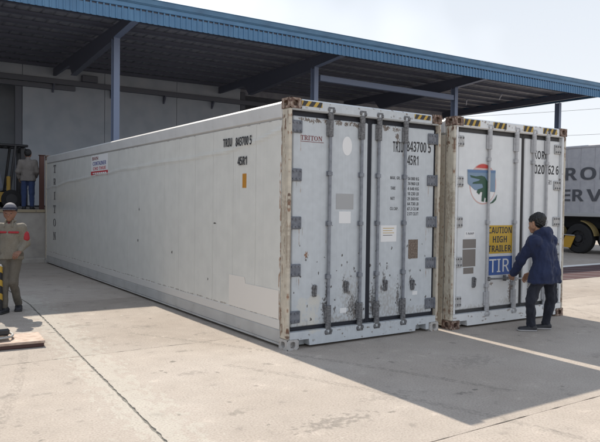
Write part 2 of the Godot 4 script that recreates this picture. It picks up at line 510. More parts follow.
func yard_material() -> Array:
	var s := 1280
	var a := noise(61, 0.0035, 4).get_seamless_image(s, s); a.convert(Image.FORMAT_L8)
	var b := noise(62, 0.03, 4).get_seamless_image(s, s); b.convert(Image.FORMAT_L8)
	var c := noise(63, 0.35, 2).get_seamless_image(s, s); c.convert(Image.FORMAT_L8)
	var da := a.get_data(); var db := b.get_data(); var dc := c.get_data()
	var out := PackedByteArray()
	out.resize(s * s * 3)
	var r0 := 166.0; var g0 := 157.0; var b0 := 148.5
	for i in s * s:
		var va := (da[i] - 128) / 128.0
		var vb := (db[i] - 128) / 128.0
		var k := 1.0 + 0.055 * va + 0.035 * vb + 0.035 * (dc[i] - 128) / 128.0
		if vb > 0.55:
			k += (vb - 0.55) * 0.22
		if vb < -0.52:
			k += (vb + 0.52) * 0.35
		var d := i * 3
		out[d] = int(clampf(r0 * k, 0, 255)); out[d + 1] = int(clampf(g0 * k + va * 1.5, 0, 255)); out[d + 2] = int(clampf(b0 * k + va * 3.0, 0, 255))
	var img := Image.create_from_data(s, s, false, Image.FORMAT_RGB8, out)
	# spalled, paler edge along the long joint and scattered stains
	var rag := noise(64, 6.0, 4)
	var pm := s / 14.0
	for y in s:
		var z := y / pm - 6.0
		var xj := joint_x(3, z)
		for x in range(int((xj - 0.45 + 6.0) * pm), int((xj + 0.6 + 6.0) * pm)):
			var xm := x / pm - 6.0
			var d := absf(xm - xj - 0.05) / 0.26 + rag.get_noise_2d(xm * 1.6, z * 0.8) * 1.5
			if d < 0.9:
				img.set_pixel(x, y, img.get_pixel(x, y).lerp(Color(0.73, 0.725, 0.69), clampf((0.9 - d) * 1.2, 0.0, 0.38)))
	for st in [[-0.98, 2.2, 0.32, 0.10, 0.5], [-1.5, 1.6, 0.1, 0.06, 0.4], [-1.35, 0.3, 0.14, 0.05, 0.3], [-0.5, 0.4, 0.06, 0.04, 0.5], [0.7, 1.0, 0.05, 0.04, 0.5], [-0.9, -2.2, 0.25, 0.12, 0.25], [-1.6, -2.7, 0.3, 0.1, 0.3], [-1.0, -0.6, 0.08, 0.05, 0.45], [0.5, 2.2, 0.06, 0.05, 0.5], [1.5, 1.4, 0.3, 0.2, 0.25], [-0.2, 1.9, 0.25, 0.1, 0.25], [-1.75, -1.8, 0.2, 0.1, 0.28], [3.0, 2.0, 0.2, 0.12, 0.3], [-3.3, 0.8, 0.2, 0.12, 0.25], [-2.7, 0.3, 0.1, 0.05, 0.3], [-0.4, -1.4, 0.12, 0.06, 0.35], [5.2, -1.6, 0.3, 0.06, 0.3], [6.6, -0.3, 0.4, 0.08, 0.25]]:
		for y in range(maxi(0, int((st[1] - st[3] * 2 + 6.0) * pm)), mini(s, int((st[1] + st[3] * 2 + 6.0) * pm))):
			for x in range(maxi(0, int((st[0] - st[2] * 2 + 6.0) * pm)), mini(s, int((st[0] + st[2] * 2 + 6.0) * pm))):
				var xm := x / pm - 6.0; var z := y / pm - 6.0
				var d := Vector2((xm - st[0]) / st[2], (z - st[1]) / st[3]).length() + rag.get_noise_2d(xm * 2.0, z * 2.0) * 1.8
				if d < 1.0:
					img.set_pixel(x, y, img.get_pixel(x, y).lerp(Color(0.27, 0.26, 0.245), clampf((1.0 - d) * 1.6, 0.0, 1.0) * st[4] * 0.55))
	# grit, drips and chips
	var gr := RandomNumberGenerator.new()
	gr.seed = 640
	for k in 900:
		var cx := gr.randi_range(6, s - 7); var cy := gr.randi_range(6, s - 7)
		var rad := gr.randf_range(0.6, 2.2) if k % 9 else gr.randf_range(2.0, 4.5)
		var tone := Color(0.30, 0.29, 0.27) if gr.randf() < 0.6 else Color(0.78, 0.76, 0.72)
		var amt := gr.randf_range(0.15, 0.55)
		var str_ := gr.randf_range(0.6, 1.8)
		for y in range(-5, 6):
			for x in range(-5, 6):
				var d := Vector2(x / str_, y * str_).length() + rag.get_noise_2d((cx + x) * 0.1, (cy + y) * 0.1) * 1.2
				if d < rad:
					img.set_pixel(cx + x, cy + y, img.get_pixel(cx + x, cy + y).lerp(tone, amt))
	# long faint scrape and tyre marks, one patch of tread lines after another
	for t in [[-1.2, -1.9, 0.9, 2.4, 0.16], [0.4, 3.6, -0.9, 0.2, 0.10], [3.2, 3.4, 6.6, -1.6, 0.12], [2.9, 3.2, 6.2, -1.8, 0.12], [-3.6, 2.2, -2.4, -2.4, 0.10]]:
		var n := 900
		for k in n:
			var f := float(k) / n
			var cx2 := (lerpf(t[0], t[2], f) + 0.15 * sin(f * 3.0) + 6.0) * pm
			var cy2 := (lerpf(t[1], t[3], f) + 6.0) * pm
			for o in range(-4, 5):
				var px := int(cx2) + o; var py := int(cy2)
				if px > 0 and py > 0 and px < s and py < s and rag.get_noise_2d(px * 0.06, py * 0.02) > -0.05:
					img.set_pixel(px, py, img.get_pixel(px, py).lerp(Color(0.33, 0.32, 0.30), t[4] * 0.6))
	img.generate_mipmaps()
	var tex := ImageTexture.create_from_image(img)
	var fine := ramp_tex(65, 512, 0.09, 5, [[0.0, Color(0.78, 0.77, 0.76)], [0.25, Color(0.90, 0.895, 0.89)], [0.5, Color(0.95, 0.95, 0.945)], [1.0, Color(1, 1, 1)]])
	var nrm := bump_tex(66, 512, 0.08, 5, 1.2)
	var res := []
	for t in [1.0, 0.965, 1.03]:
		var m := StandardMaterial3D.new()
		m.albedo_texture = tex
		m.albedo_color = Color(t, t, t)
		m.roughness = 0.88
		m.detail_enabled = true
		m.detail_albedo = fine
		m.detail_normal = nrm
		m.detail_blend_mode = BaseMaterial3D.BLEND_MODE_MUL
		m.detail_uv_layer = BaseMaterial3D.DETAIL_UV_2
		res.append(m)
	return res

# ------------------------------------------------------------------ warehouse
func eave(x: float) -> float:
	return 6.5 + 0.01 * x

func warehouse():
	var b := base("warehouse", Vector3.ZERO, "long warehouse with blue eaves canopy over its loading dock", "building")
	var x0 := -9.0; var x1 := 23.9
	var xl := -45.0
	# dock platform
	var d := MB.new()
	d.span(Vector3(xl, -0.04, -36.3), Vector3(x1 - 0.3, 1.43, -12.30), 0.01)
	put("dock", d.mesh(), mats.dock_concrete, b)
	var i := 0
	while x0 + i * 1.1 < x1 - 1.4:
		box_part("dock_edge", Vector3(x0 + i * 1.1, 1.36, -12.298), Vector3(x0 + i * 1.1 + 1.085, 1.437, -12.27), mats.dock_edge, b, 0.006)
		i += 1
	var curb := MB.new()
	curb.span(Vector3(x0, -0.03, -12.298), Vector3(x1 - 0.3, 0.12, -12.22), 0.02)
	put("dock_footing", curb.mesh(), mats.dock_concrete, b)
	# columns with cap plates, rafters
	for k in 5:
		var x := 2.03 - 7.1 + 7.1 * k
		var top := 6.42 + 0.01 * x
		var c := MB.new()   # I section
		c.span(Vector3(x - 0.09, 1.43, -12.45), Vector3(x + 0.09, top, -12.435), 0.003)
		c.span(Vector3(x - 0.09, 1.43, -12.675), Vector3(x + 0.09, top, -12.66), 0.003)
		c.span(Vector3(x - 0.006, 1.43, -12.66), Vector3(x + 0.006, top, -12.45))
		var col := put("column", c.mesh(), mats.column_steel, b)
		box_part("base_plate", Vector3(x - 0.17, 1.425, -12.72), Vector3(x + 0.17, 1.455, -12.39), mats.column_steel, col)
		var e := 0.01 * x
		var r := MB.new()
		var t := Transform3D(Basis(Vector3(0, 0, -1), Vector3.UP, Vector3(1, 0, 0)), Vector3(x + 0.05, e, 0))
		var gable := PackedVector2Array([Vector2(10.82, 6.80), Vector2(10.82, 6.56), Vector2(19.99, 6.46), Vector2(19.99, 6.78)])
		r.prism(gable if k == 4 else PackedVector2Array([Vector2(10.82, 6.80), Vector2(10.82, 6.56), Vector2(12.45, 6.44), Vector2(12.68, 6.38), Vector2(17.2, 6.10), Vector2(17.3, 6.18), Vector2(17.6, 6.50), Vector2(19.99, 6.50), Vector2(19.99, 6.78)]), t, 0.1)
		var rf := put("rafter", r.mesh(), mats.frame_steel, b)
		var fl := MB.new()
		fl.prism(PackedVector2Array([Vector2(10.84, 6.55), Vector2(12.45, 6.43), Vector2(12.45, 6.41), Vector2(10.84, 6.53)]), t.translated(Vector3(0.05, 0, 0)), 0.2)
		if k == 4:
			continue
		put("flange", fl.mesh(), mats.column_steel, rf)
		var fl2 := MB.new()
		fl2.prism(PackedVector2Array([Vector2(12.69, 6.37), Vector2(17.2, 6.09), Vector2(17.2, 6.07), Vector2(12.69, 6.35)]), t.translated(Vector3(0.05, 0, 0)), 0.2)
		put("flange", fl2.mesh(), mats.frame_steel, rf)
	# purlins
	var slope := Basis(Vector3(1, 0.01, 0).normalized(), Vector3(-0.01, 1, 0).normalized(), Vector3(0, 0, 1))
	var len := x1 - x0
	for k in 10:
		var z := -11.05 - k * 0.98
		var p := MB.new()
		p.box_t(Transform3D(slope, Vector3((x0 + x1) / 2.0, 6.865 + 0.0745, z)), Vector3(len - 0.1, 0.13, 0.045), 0.004)
		p.box_t(Transform3D(slope, Vector3((x0 + x1) / 2.0, 6.80 + 0.0745, z + 0.03)), Vector3(len - 0.1, 0.012, 0.09), 0.0)
		put("purlin", p.mesh(), mats.frame_steel, b)
	# roof sheets: trapezoid ribs running front to back
	var sh := MB.new()
	var prof := [Vector2(0, 0), Vector2(0.03, 0.035), Vector2(0.07, 0.035), Vector2(0.10, 0), Vector2(0.333, 0), Vector2(0.363, 0.035), Vector2(0.403, 0.035), Vector2(0.433, 0), Vector2(0.666, 0), Vector2(0.696, 0.035), Vector2(0.736, 0.035), Vector2(0.766, 0), Vector2(0.995, 0), Vector2(1.012, -0.003)]
	for k in prof.size() - 1:
		var a: Vector2 = prof[k]; var c: Vector2 = prof[k + 1]
		var q := [Vector3(a.x, a.y, 0), Vector3(c.x, c.y, 0), Vector3(c.x, c.y, -9.6), Vector3(a.x, a.y, -9.6)]
		sh.quad_out(q[0], q[1], q[2], q[3], Vector3(a.x, -2, -4))
	var shm := sh.mesh()
	i = 0
	while x0 + i < x1 - 0.4:
		put("roof_sheet", shm, mats.roof_under, b, Vector3(x0 + i, eave(x0 + i) + 0.452, -10.75), Vector3(0, 0, 0.01))
		i += 1
	# fascia: ribbed sheets, a band above, and the gutter
	var f := MB.new()
	for k in 6:
		var xx := 0.002 + k * 0.1663
		f.span(Vector3(xx, 0.0, -0.012), Vector3(xx + 0.12, 0.305, 0.0), 0.0)
		f.span(Vector3(xx + 0.12, 0.0, -0.012), Vector3(xx + 0.164, 0.35, 0.024), 0.007)
	var fm := f.mesh()
	i = 0
	while x0 + i < x1 - 0.4:
		put("fascia_sheet", fm, mats.eave_blue, b, Vector3(x0 + i, eave(x0 + i), -10.78), Vector3(0, 0, 0.01))
		i += 1
	var midx := (x0 + x1) / 2.0
	var ey := eave(midx)
	var bands := MB.new()
	bands.box_t(Transform3D(slope, Vector3(midx, ey + 0.41, -10.77)), Vector3(len, 0.13, 0.06), 0.008)
	put("fascia_band", bands.mesh(), mats.eave_blue, b)
	var bk := MB.new()
	bk.box_t(Transform3D(slope, Vector3(midx, ey + 0.20, -10.815)), Vector3(len, 0.36, 0.02), 0.0)
	put("fascia_backing", bk.mesh(), mats.frame_steel, b)
	var gut := MB.new()
	gut.box_t(Transform3D(slope, Vector3(midx, ey + 0.565, -10.755)), Vector3(len + 0.1, 0.16, 0.09), 0.02)
	gut.box_t(Transform3D(slope, Vector3(midx, ey + 0.64, -10.735)), Vector3(len + 0.1, 0.025, 0.07), 0.008)
	gut.box_t(Transform3D(slope, Vector3(midx, ey + 0.478, -10.745)), Vector3(len + 0.1, 0.022, 0.06), 0.006)
	put("gutter", gut.mesh(), mats.gutter_blue, b)
	# the bays beyond, out to the left
	var far := MB.new()
	far.span(Vector3(xl, 6.30, -20.3), Vector3(x0 - 0.02, 6.86, -10.72), 0.01)
	put("canopy_bay", far.mesh(), mats.roof_under, b)
	box_part("wall_bay", Vector3(xl, 1.432, -20.2), Vector3(x0 - 0.02, 6.298, -20.05), mats.wall_panel, b, 0.01)
	# gable edge trim
	var gt := MB.new()
	gt.span(Vector3(x1 - 0.06, eave(x1) + 0.03, -20.3), Vector3(x1 + 0.02, eave(x1) + 0.50, -10.72), 0.01)
	put("gable_trim", gt.mesh(), mats.gutter_blue, b)
	# wall: pale panels, dark doors
	var pm := MB.new()
	pm.span(Vector3(0.006, 1.43, -0.08), Vector3(3.114, 7.0, 0.0), 0.008)
	var pmesh := pm.mesh()
	for k in 3:
		put("wall_panel", pmesh, mats.wall_panel, b, Vector3(0.88 + k * 3.12, 0, -20.05))
	var lm := MB.new()
	lm.span(Vector3(0.006, 6.06, -0.08), Vector3(1.144, 7.0, 0.0), 0.008)
	var lmesh := lm.mesh()
	for k in 8:
		put("wall_panel", lmesh, mats.wall_panel, b, Vector3(0.88 - (k + 1) * 1.15, 0, -20.05))
	for k in 5:
		box_part("wall_panel", Vector3(-3.35 - (k + 1) * 1.15, 1.432, -20.13), Vector3(-3.362 - k * 1.15, 6.05, -20.05), mats.wall_panel, b, 0.008)
	box_part("hall_wall", Vector3(x0 - 0.3, 1.432, -36.2), Vector3(x1 - 0.2, 6.69, -36.0), mats.wall_panel, b, 0.0)
	box_part("hall_wall", Vector3(x0 - 0.3, 1.432, -35.99), Vector3(x0 - 0.1, 6.69, -20.21), mats.wall_panel, b, 0.0)
	box_part("hall_wall", Vector3(x1 - 0.4, 1.432, -35.99), Vector3(x1 - 0.2, 6.69, -20.31), mats.wall_panel, b, 0.0)
	box_part("hall_wall", Vector3(-8.9, 1.432, -22.7), Vector3(1.6, 6.69, -22.55), mats.wall_panel, b, 0.0)
	box_part("hall_roof", Vector3(x0 - 0.3, 6.70, -36.2), Vector3(x1 - 0.1, 7.36, -20.30), mats.roof_under, b, 0.0)
	box_part("door_post", Vector3(0.62, 1.432, -20.2), Vector3(0.87, 6.04, -20.06), mats.girt_steel, b, 0.01)
	box_part("door_post", Vector3(10.26, 1.432, -20.2), Vector3(10.5, 6.8, -20.06), mats.girt_steel, b, 0.01)
	box_part("door_track", Vector3(-7.0, 6.0, -20.045), Vector3(2.81, 6.17, -19.93), mats.girt_steel, b, 0.01)
	box_part("wall_girt", Vector3(x0, 6.20, -20.045), Vector3(23.3, 6.40, -19.88), mats.girt_steel, b, 0.01)
	for k in 7:   # short lamp arms under the girt
		var x := -2.6 + k * 2.27
		var a := MB.new()
		a.prism(PackedVector2Array([Vector2(0, 0), Vector2(0.26, 0), Vector2(0.26, -0.03), Vector2(0.03, -0.32), Vector2(0, -0.32)]), Transform3D(Basis(Vector3(0, 0, 1), Vector3.UP, Vector3(-1, 0, 0)), Vector3(x, 6.198, -20.04)), 0.06)
		put("girt_bracket", a.mesh(), mats.frame_steel, b)
	box_part("tie_beam", Vector3(9.33, 6.06, -12.63), Vector3(16.13, 6.27, -12.47), mats.column_steel, b, 0.01)
	# junction box on the first rafter
	box_part("junction_box", Vector3(3.05, 6.405, -20.0), Vector3(3.65, 6.66, -19.8), mats.girt_steel, b, 0.015)
	# diagonal braces near the gable
	for z in [-13.5, -15.6]:
		var br := MB.new()
		br.cyl(Vector3(20.4, 6.90, z), Vector3(21.7, 6.93, z - 1.2), 0.03, 0.03, 8)
		put("roof_brace", br.mesh(), mats.column_steel, b)

func overhead_cables():
	var defs := [[Vector3(20, 8.2, -42), Vector3(95, 17.4, -14), "upper overhead power cable crossing the pale sky beyond the canopy"], [Vector3(20, 6.9, -42), Vector3(95, 13.6, -14), "middle overhead power cable crossing the pale sky beyond the trailer"], [Vector3(20, 6.1, -42), Vector3(95, 11.1, -14), "lower overhead power cable just above the grey trailer"]]
	for d in defs:
		var m := MB.new()
		var ps := []
		for k in 31:
			var t := k / 30.0
			ps.append((d[0] as Vector3).lerp(d[1], t) - Vector3(0, 1.2 * 4.0 * t * (1.0 - t), 0))
		m.tube(ps, 0.015, 6)
		var o := put("overhead_cable", m.mesh(), mats.cable)
		tag(o, d[2], "cable", "overhead power cables")
	for p in [[Vector3(20, 0, -42), 8.6, "wooden power pole behind the warehouse"], [Vector3(95, 0, -14), 18.0, "tall power pole far beyond the trailer"]]:
		var m := MB.new()
		m.cyl(Vector3(0, -0.04, 0), Vector3(0, p[1], 0), 0.16, 0.10, 12)
		m.box(Vector3(0, p[1] - 0.3, 0), Vector3(0.12, 0.12, 1.8), 0.01)
		var o := base("power_pole", p[0], p[2], "pole")
		put("pole", m.mesh(), mats.brown_steel, o)
		var c := MB.new()
		c.box(Vector3(0, p[1] - 0.8, 0), Vector3(0.1, 0.1, 1.4), 0.01)
		put("cross_arm", c.mesh(), mats.brown_steel, o)

# ------------------------------------------------------------------ containers
func fitting_mesh(sx: float, sy: float, sz: float) -> ArrayMesh:
	# corner casting with its outer corner at the origin; s = direction in which it extends
	var m := MB.new()
	var hw := 0.081; var hh := 0.059; var hd := 0.089
	var c := Vector3(sx * hw, sy * hh, sz * hd)
	m.holed(c - Vector3(sx * hw, 0, 0), Vector3(0, 0, sx), Vector3.UP, hd, hh, 0.042, 0.034, 0.05)
	m.holed(c - Vector3(0, 0, sz * hd), Vector3(-sz, 0, 0), Vector3.UP, hw, hh, 0.036, 0.036, 0.05)
	m.holed(c - Vector3(0, sy * hh, 0), Vector3(1, 0, 0), Vector3(0, 0, sy), hw, hd, 0.04, 0.05, 0.05)
	for ax in 3:
		var s := Vector3(sx, sy, sz)
		var e := Vector3.ZERO; e[ax] = s[ax] * [hw, hh, hd][ax]
		var p := Vector3.ZERO; p[(ax + 1) % 3] = [hw, hh, hd][(ax + 1) % 3]
		var q := Vector3.ZERO; q[(ax + 2) % 3] = [hw, hh, hd][(ax + 2) % 3]
		m.quad_out(c + e + p + q, c + e + p - q, c + e - p - q, c + e - p + q, c)
	return m.mesh()

func hinge_mesh(dir: float, style: int) -> ArrayMesh:
	# blade hinge: barrel at the origin side, plate reaching towards dir
	var m := MB.new()
	m.span(Vector3(dir * 0.035, -0.072, 0.0), Vector3(dir * 0.20, 0.072, 0.022), 0.008)
	m.span(Vector3(0.0, -0.085, 0.0), Vector3(dir * 0.05, 0.085, 0.046), 0.016)
	for k in (3 if style == 0 else 0):
		for j in [-1, 1]:
			m.cyl(Vector3(dir * (0.075 + 0.05 * k), j * 0.045, 0.022), Vector3(dir * (0.075 + 0.05 * k), j * 0.045, 0.032), 0.011 if style == 0 else 0.013, -1.0, 8)
	return m.mesh()

func guide_mesh() -> ArrayMesh:
	var m := MB.new()
	m.span(Vector3(-0.038, -0.03, 0.0), Vector3(0.038, 0.03, 0.012), 0.004)
	m.cyl(Vector3(0, -0.022, 0.03), Vector3(0, 0.022, 0.03), 0.031, -1.0, 12)
	return m.mesh()

func cam_mesh(up: float) -> ArrayMesh:
	# keeper bracket on the door end with its cam claw hooked into the frame
	var m := MB.new()
	m.span(Vector3(-0.045, -up * 0.30, 0.0), Vector3(0.045, -up * 0.10, 0.03), 0.008)
	m.cyl(Vector3(0, -up * 0.30, 0.03), Vector3(0, -up * 0.06, 0.03), 0.034, -1.0, 12)
	m.span(Vector3(-0.042, -up * 0.07, 0.012), Vector3(0.034, -up * 0.01, 0.055), 0.012)
	m.span(Vector3(-0.06, -up * 0.012, 0.02), Vector3(-0.02, up * 0.04, 0.062), 0.013)
	m.span(Vector3(0.012, -up * 0.02, 0.02), Vector3(0.056, up * 0.03, 0.06), 0.013)
	m.span(Vector3(-0.055, up * 0.02, 0.03), Vector3(0.05, up * 0.05, 0.05), 0.008)
	return m.mesh()

func handle_mesh(dir: float, long: float) -> ArrayMesh:
	var m := MB.new()
	m.span(Vector3(-0.02, -0.03, 0.02), Vector3(0.02, 0.03, 0.06), 0.008)
	m.cyl(Vector3(0, 0, 0.045), Vector3(dir * long, -0.012, 0.052), 0.012, 0.009, 8)
	m.span(Vector3(dir * long * 0.80, -0.05, 0.0), Vector3(dir * long * 0.80 + 0.05, 0.035, 0.035), 0.006)
	m.span(Vector3(dir * long * 0.78, -0.03, 0.03), Vector3(dir * long * 0.78 + 0.085, 0.014, 0.062), 0.006)
	return m.mesh()

func hazard(parent: Node, x0: float, x1: float, y: float, hgt: float, z: float, yellow: Material):
	var st := put("hazard_sticker", quad_mesh(x0, x1, y - hgt / 2.0, y + hgt / 2.0, z), yellow, parent)
	var p := x0 - 0.02
	while p < x1 - 0.02:
		var m := MB.new()
		var lx := [maxf(p, x0), minf(p + 0.065, x1), minf(p + 0.11, x1), maxf(p + 0.045, x0)]
		m.prism(PackedVector2Array([Vector2(lx[0], y - hgt / 2.0), Vector2(lx[1], y - hgt / 2.0), Vector2(lx[2], y + hgt / 2.0), Vector2(lx[3], y + hgt / 2.0)]), Transform3D(Basis(), Vector3(0, 0, z + 0.0015)), 0.001)
		put("stripe", m.mesh(), mats.ink, st)
		p += 0.112

func quad_mesh(x0: float, x1: float, y0: float, y1: float, z: float) -> ArrayMesh:
	var m := MB.new()
	m.span(Vector3(x0, y0, z - 0.0015), Vector3(x1, y1, z))
	return m.mesh()

func crease_y(z: float) -> float:
	var p := [[-12.3, 2.0], [-11.1, 2.06], [-9.4, 2.16], [-7.2, 2.24], [-5.36, 2.30], [-3.09, 2.33], [-1.74, 2.37], [-0.91, 2.44], [0.0, 2.55]]
	for i in p.size() - 1:
		if z <= p[i + 1][0]:
			return lerpf(p[i][1], p[i + 1][1], smoothstep(p[i][0], p[i + 1][0], z))
	return 2.55

var post_paint := []

func make_post_paint():
	for v in 2:
		var st := []
		var g := RandomNumberGenerator.new()
		g.seed = 300 + v
		var rust := lin(0.17, 0.07, 0.035)
		var dark := lin(0.07, 0.04, 0.028)
		for k in 26:   # runs of rust
			st.append([g.randf_range(0.0, 0.22), g.randf_range(0.15, 2.7), g.randf_range(0.003, 0.009), g.randf_range(0.03, 0.16), rust.lerp(dark, g.randf()), 2.2, g.randf_range(0.4, 0.85), 1.6])
		for k in 10:
			st.append([g.randf_range(0.0, 0.22), g.randf_range(2.45, 2.78), g.randf_range(0.008, 0.03), g.randf_range(0.02, 0.10), rust.lerp(dark, g.randf()), 2.2, 0.75, 1.8])
			st.append([g.randf_range(0.0, 0.22), g.randf_range(0.12, 0.45), g.randf_range(0.008, 0.02), g.randf_range(0.02, 0.08), rust.lerp(dark, g.randf()), 2.2, 0.7, 1.6])
		for k in 14:   # along the outer edge
			st.append([0.172, 0.2 + k * 0.19, 0.006, g.randf_range(0.03, 0.14), rust.lerp(dark, g.randf()), 2.2, 0.7, 1.6])
			st.append([g.randf_range(0.0, 0.05), g.randf_range(0.2, 2.7), 0.012, g.randf_range(0.01, 0.05), rust, 3.0, 0.6, 1.2])
		for k in 8:
			st.append([g.randf_range(0.0, 0.22), g.randf_range(0.3, 2.6), 0.05, 0.2, lin(0.34, 0.30, 0.24), 3.0, 0.5])
		post_paint.append(sheet_mat("post_paint_%d" % v, paint_sheet(0.25, CH, 100, 1160, lin(0.46, 0.42, 0.35) if v == 0 else lin(0.50, 0.47, 0.40), 310 + v * 20, 0.06, st, 0.5), 0.6))

func container_shell(c: Node3D, s: Dictionary):
	# frame
	var k := 0
	for y in [0, 1]:
		for x in [0, 1]:
			for z in [0, 1]:
				var fm := fitting_mesh(1.0 if x == 0 else -1.0, 1.0 if y == 0 else -1.0, -1.0 if z == 0 else 1.0)
				var rusty: bool = s.rusty_fittings.has(Vector3i(x, y, z))
				put("corner_fitting", fm, mats.rusty_fitting if rusty else mats.pale_fitting, c, Vector3(CW * x, CH * y, -CL * z))
				k += 1
	for x in [0, 1]:
		var sg := 1.0 if x == 0 else -1.0
		var ox: float = CW * x
		var po := MB.new()
		po.uvf = func(p): return Vector2((absf(p.x - ox) - p.z) / 0.25, 1.0 - p.y / CH)
		po.span(Vector3(ox + sg * 0.003, 0.118, -0.006), Vector3(ox + sg * 0.045, CH - 0.118, -0.17), 0.012)
		put("corner_post", po.mesh(), post_paint[s.style], c)
		box_part("corner_post", Vector3(ox + sg * 0.003, 0.118, -CL + 0.006), Vector3(ox + sg * 0.12, CH - 0.118, -CL + 0.16), s.post, c, 0.012)
		# rails
		var tr := MB.new()
		tr.span(Vector3(ox + sg * 0.002, CH - 0.235, -0.178), Vector3(ox + sg * 0.09, CH - 0.025, -CL + 0.178), 0.028)
		put("top_rail", tr.mesh(), mats.rail_white, c)
		var brl := MB.new()
		brl.span(Vector3(ox + sg * 0.004, 0.055, -0.178), Vector3(ox + sg * 0.09, 0.215, -CL + 0.178), 0.012)
		brl.span(Vector3(ox + sg * 0.004, 0.03, -0.178), Vector3(ox + sg * 0.16, 0.056, -CL + 0.178), 0.005)
		put("bottom_rail", brl.mesh(), s.rail, c)
	# header and sill
	var hz := MB.new()
	hz.uvf = func(p): return Vector2(p.x / CW, 1.0 - p.y / CH)
	hz.span(Vector3(0.162, CH - 0.135, -0.012), Vector3(CW - 0.162, CH - 0.006, -0.14), 0.015)
	hz.span(Vector3(0.045, CH - 0.135, -0.02), Vector3(0.162, CH - 0.118, -0.14))
	hz.span(Vector3(CW - 0.162, CH - 0.135, -0.02), Vector3(CW - 0.045, CH - 0.118, -0.14))
	put("door_header", hz.mesh(), s.face, c)
	var sl := MB.new()
	sl.uvf = hz.uvf
	sl.prism(PackedVector2Array([Vector2(0.045, 0.20), Vector2(0.045, 0.12), Vector2(0.166, 0.12), Vector2(0.172, 0.105), Vector2(0.315, 0.105), Vector2(0.325, 0.03), Vector2(CW - 0.415, 0.03), Vector2(CW - 0.405, 0.105), Vector2(CW - 0.225, 0.105), Vector2(CW - 0.22, 0.03), Vector2(CW - 0.165, 0.03), Vector2(CW - 0.165, 0.12), Vector2(CW - 0.045, 0.12), Vector2(CW - 0.045, 0.20)]), Transform3D(Basis(), Vector3(0, 0, -0.014)), 0.12)
	sl.span(Vector3(0.17, 0.02, -0.136), Vector3(0.33, 0.104, -0.16))
	sl.span(Vector3(CW - 0.42, 0.02, -0.136), Vector3(CW - 0.22, 0.104, -0.16))
	put("door_sill", sl.mesh(), s.face, c)
	# sheets of the side walls, slightly dished, with a long crease
	var nz := noise(s.seed, 0.9, 3)
	var nw := noise(s.seed + 3, 0.35, 2)
	var count := 20
	var pw := (CL - 0.36) / count
	for x in [0, 1]:
		var sg := 1.0 if x == 0 else -1.0
		for i in count:
			var m := MB.new()
			m.uvf = func(p): return Vector2(-p.z / CL, 1.0 - p.y / CH)
			var za := -0.18 - i * pw - 0.0022
			var zb := -0.18 - (i + 1) * pw + 0.0022
			var ny := 96 if x == 0 else 4
			var nx := 14 if x == 0 else 2
			var g := []
			for a in nx + 1:
				var col := []
				for bb in ny + 1:
					var z := lerpf(za, zb, float(a) / nx)
					var y := lerpf(0.213, CH - 0.237, float(bb) / ny)
					var out := 0.0
					if x == 0:
						out = nz.get_noise_2d(z, y * 0.7) * 0.0022
						var yc := crease_y(z) + 0.012 * nw.get_noise_1d(z * 3.0)
						out += 0.011 * exp(-pow((y - yc) / 0.03, 2.0)) * s.crease
					col.append(Vector3(CW * x + sg * (0.010 - out), y, z))
				g.append(col)
			for a in nx:
				for bb in ny:
					var p := [g[a][bb], g[a + 1][bb], g[a + 1][bb + 1], g[a][bb + 1]]
					m.quad_out(p[0], p[1], p[2], p[3], Vector3(CW / 2.0, 1.4, (za + zb) / 2.0))
			# folded edges
			for zz in [0, nx]:
				for bb in ny:
					var ins := Vector3(sg * 0.012, 0, 0)
					m.quad_out(g[zz][bb], g[zz][bb + 1], g[zz][bb + 1] + ins, g[zz][bb] + ins, Vector3(CW / 2.0, 1.4, (za + zb) / 2.0))
			put("side_sheet", m.mesh(), s.side, c)
		box_part("side_core", Vector3(CW * x + sg * 0.022, 0.2, -0.18), Vector3(CW * x + sg * 0.07, CH - 0.2, -CL + 0.17), s.core, c, 0.0)
	box_part("roof", Vector3(0.09, CH - 0.06, -0.14), Vector3(CW - 0.09, CH - 0.03, -CL + 0.06), mats.rail_white, c, 0.004)
	box_part("floor", Vector3(0.165, 0.07, -0.15), Vector3(CW - 0.165, 0.2, -CL + 0.06), s.core, c, 0.004)
	box_part("end_wall", Vector3(0.12, 0.12, -CL + 0.02), Vector3(CW - 0.12, CH - 0.06, -CL + 0.06), mats.worn_grey, c, 0.004)

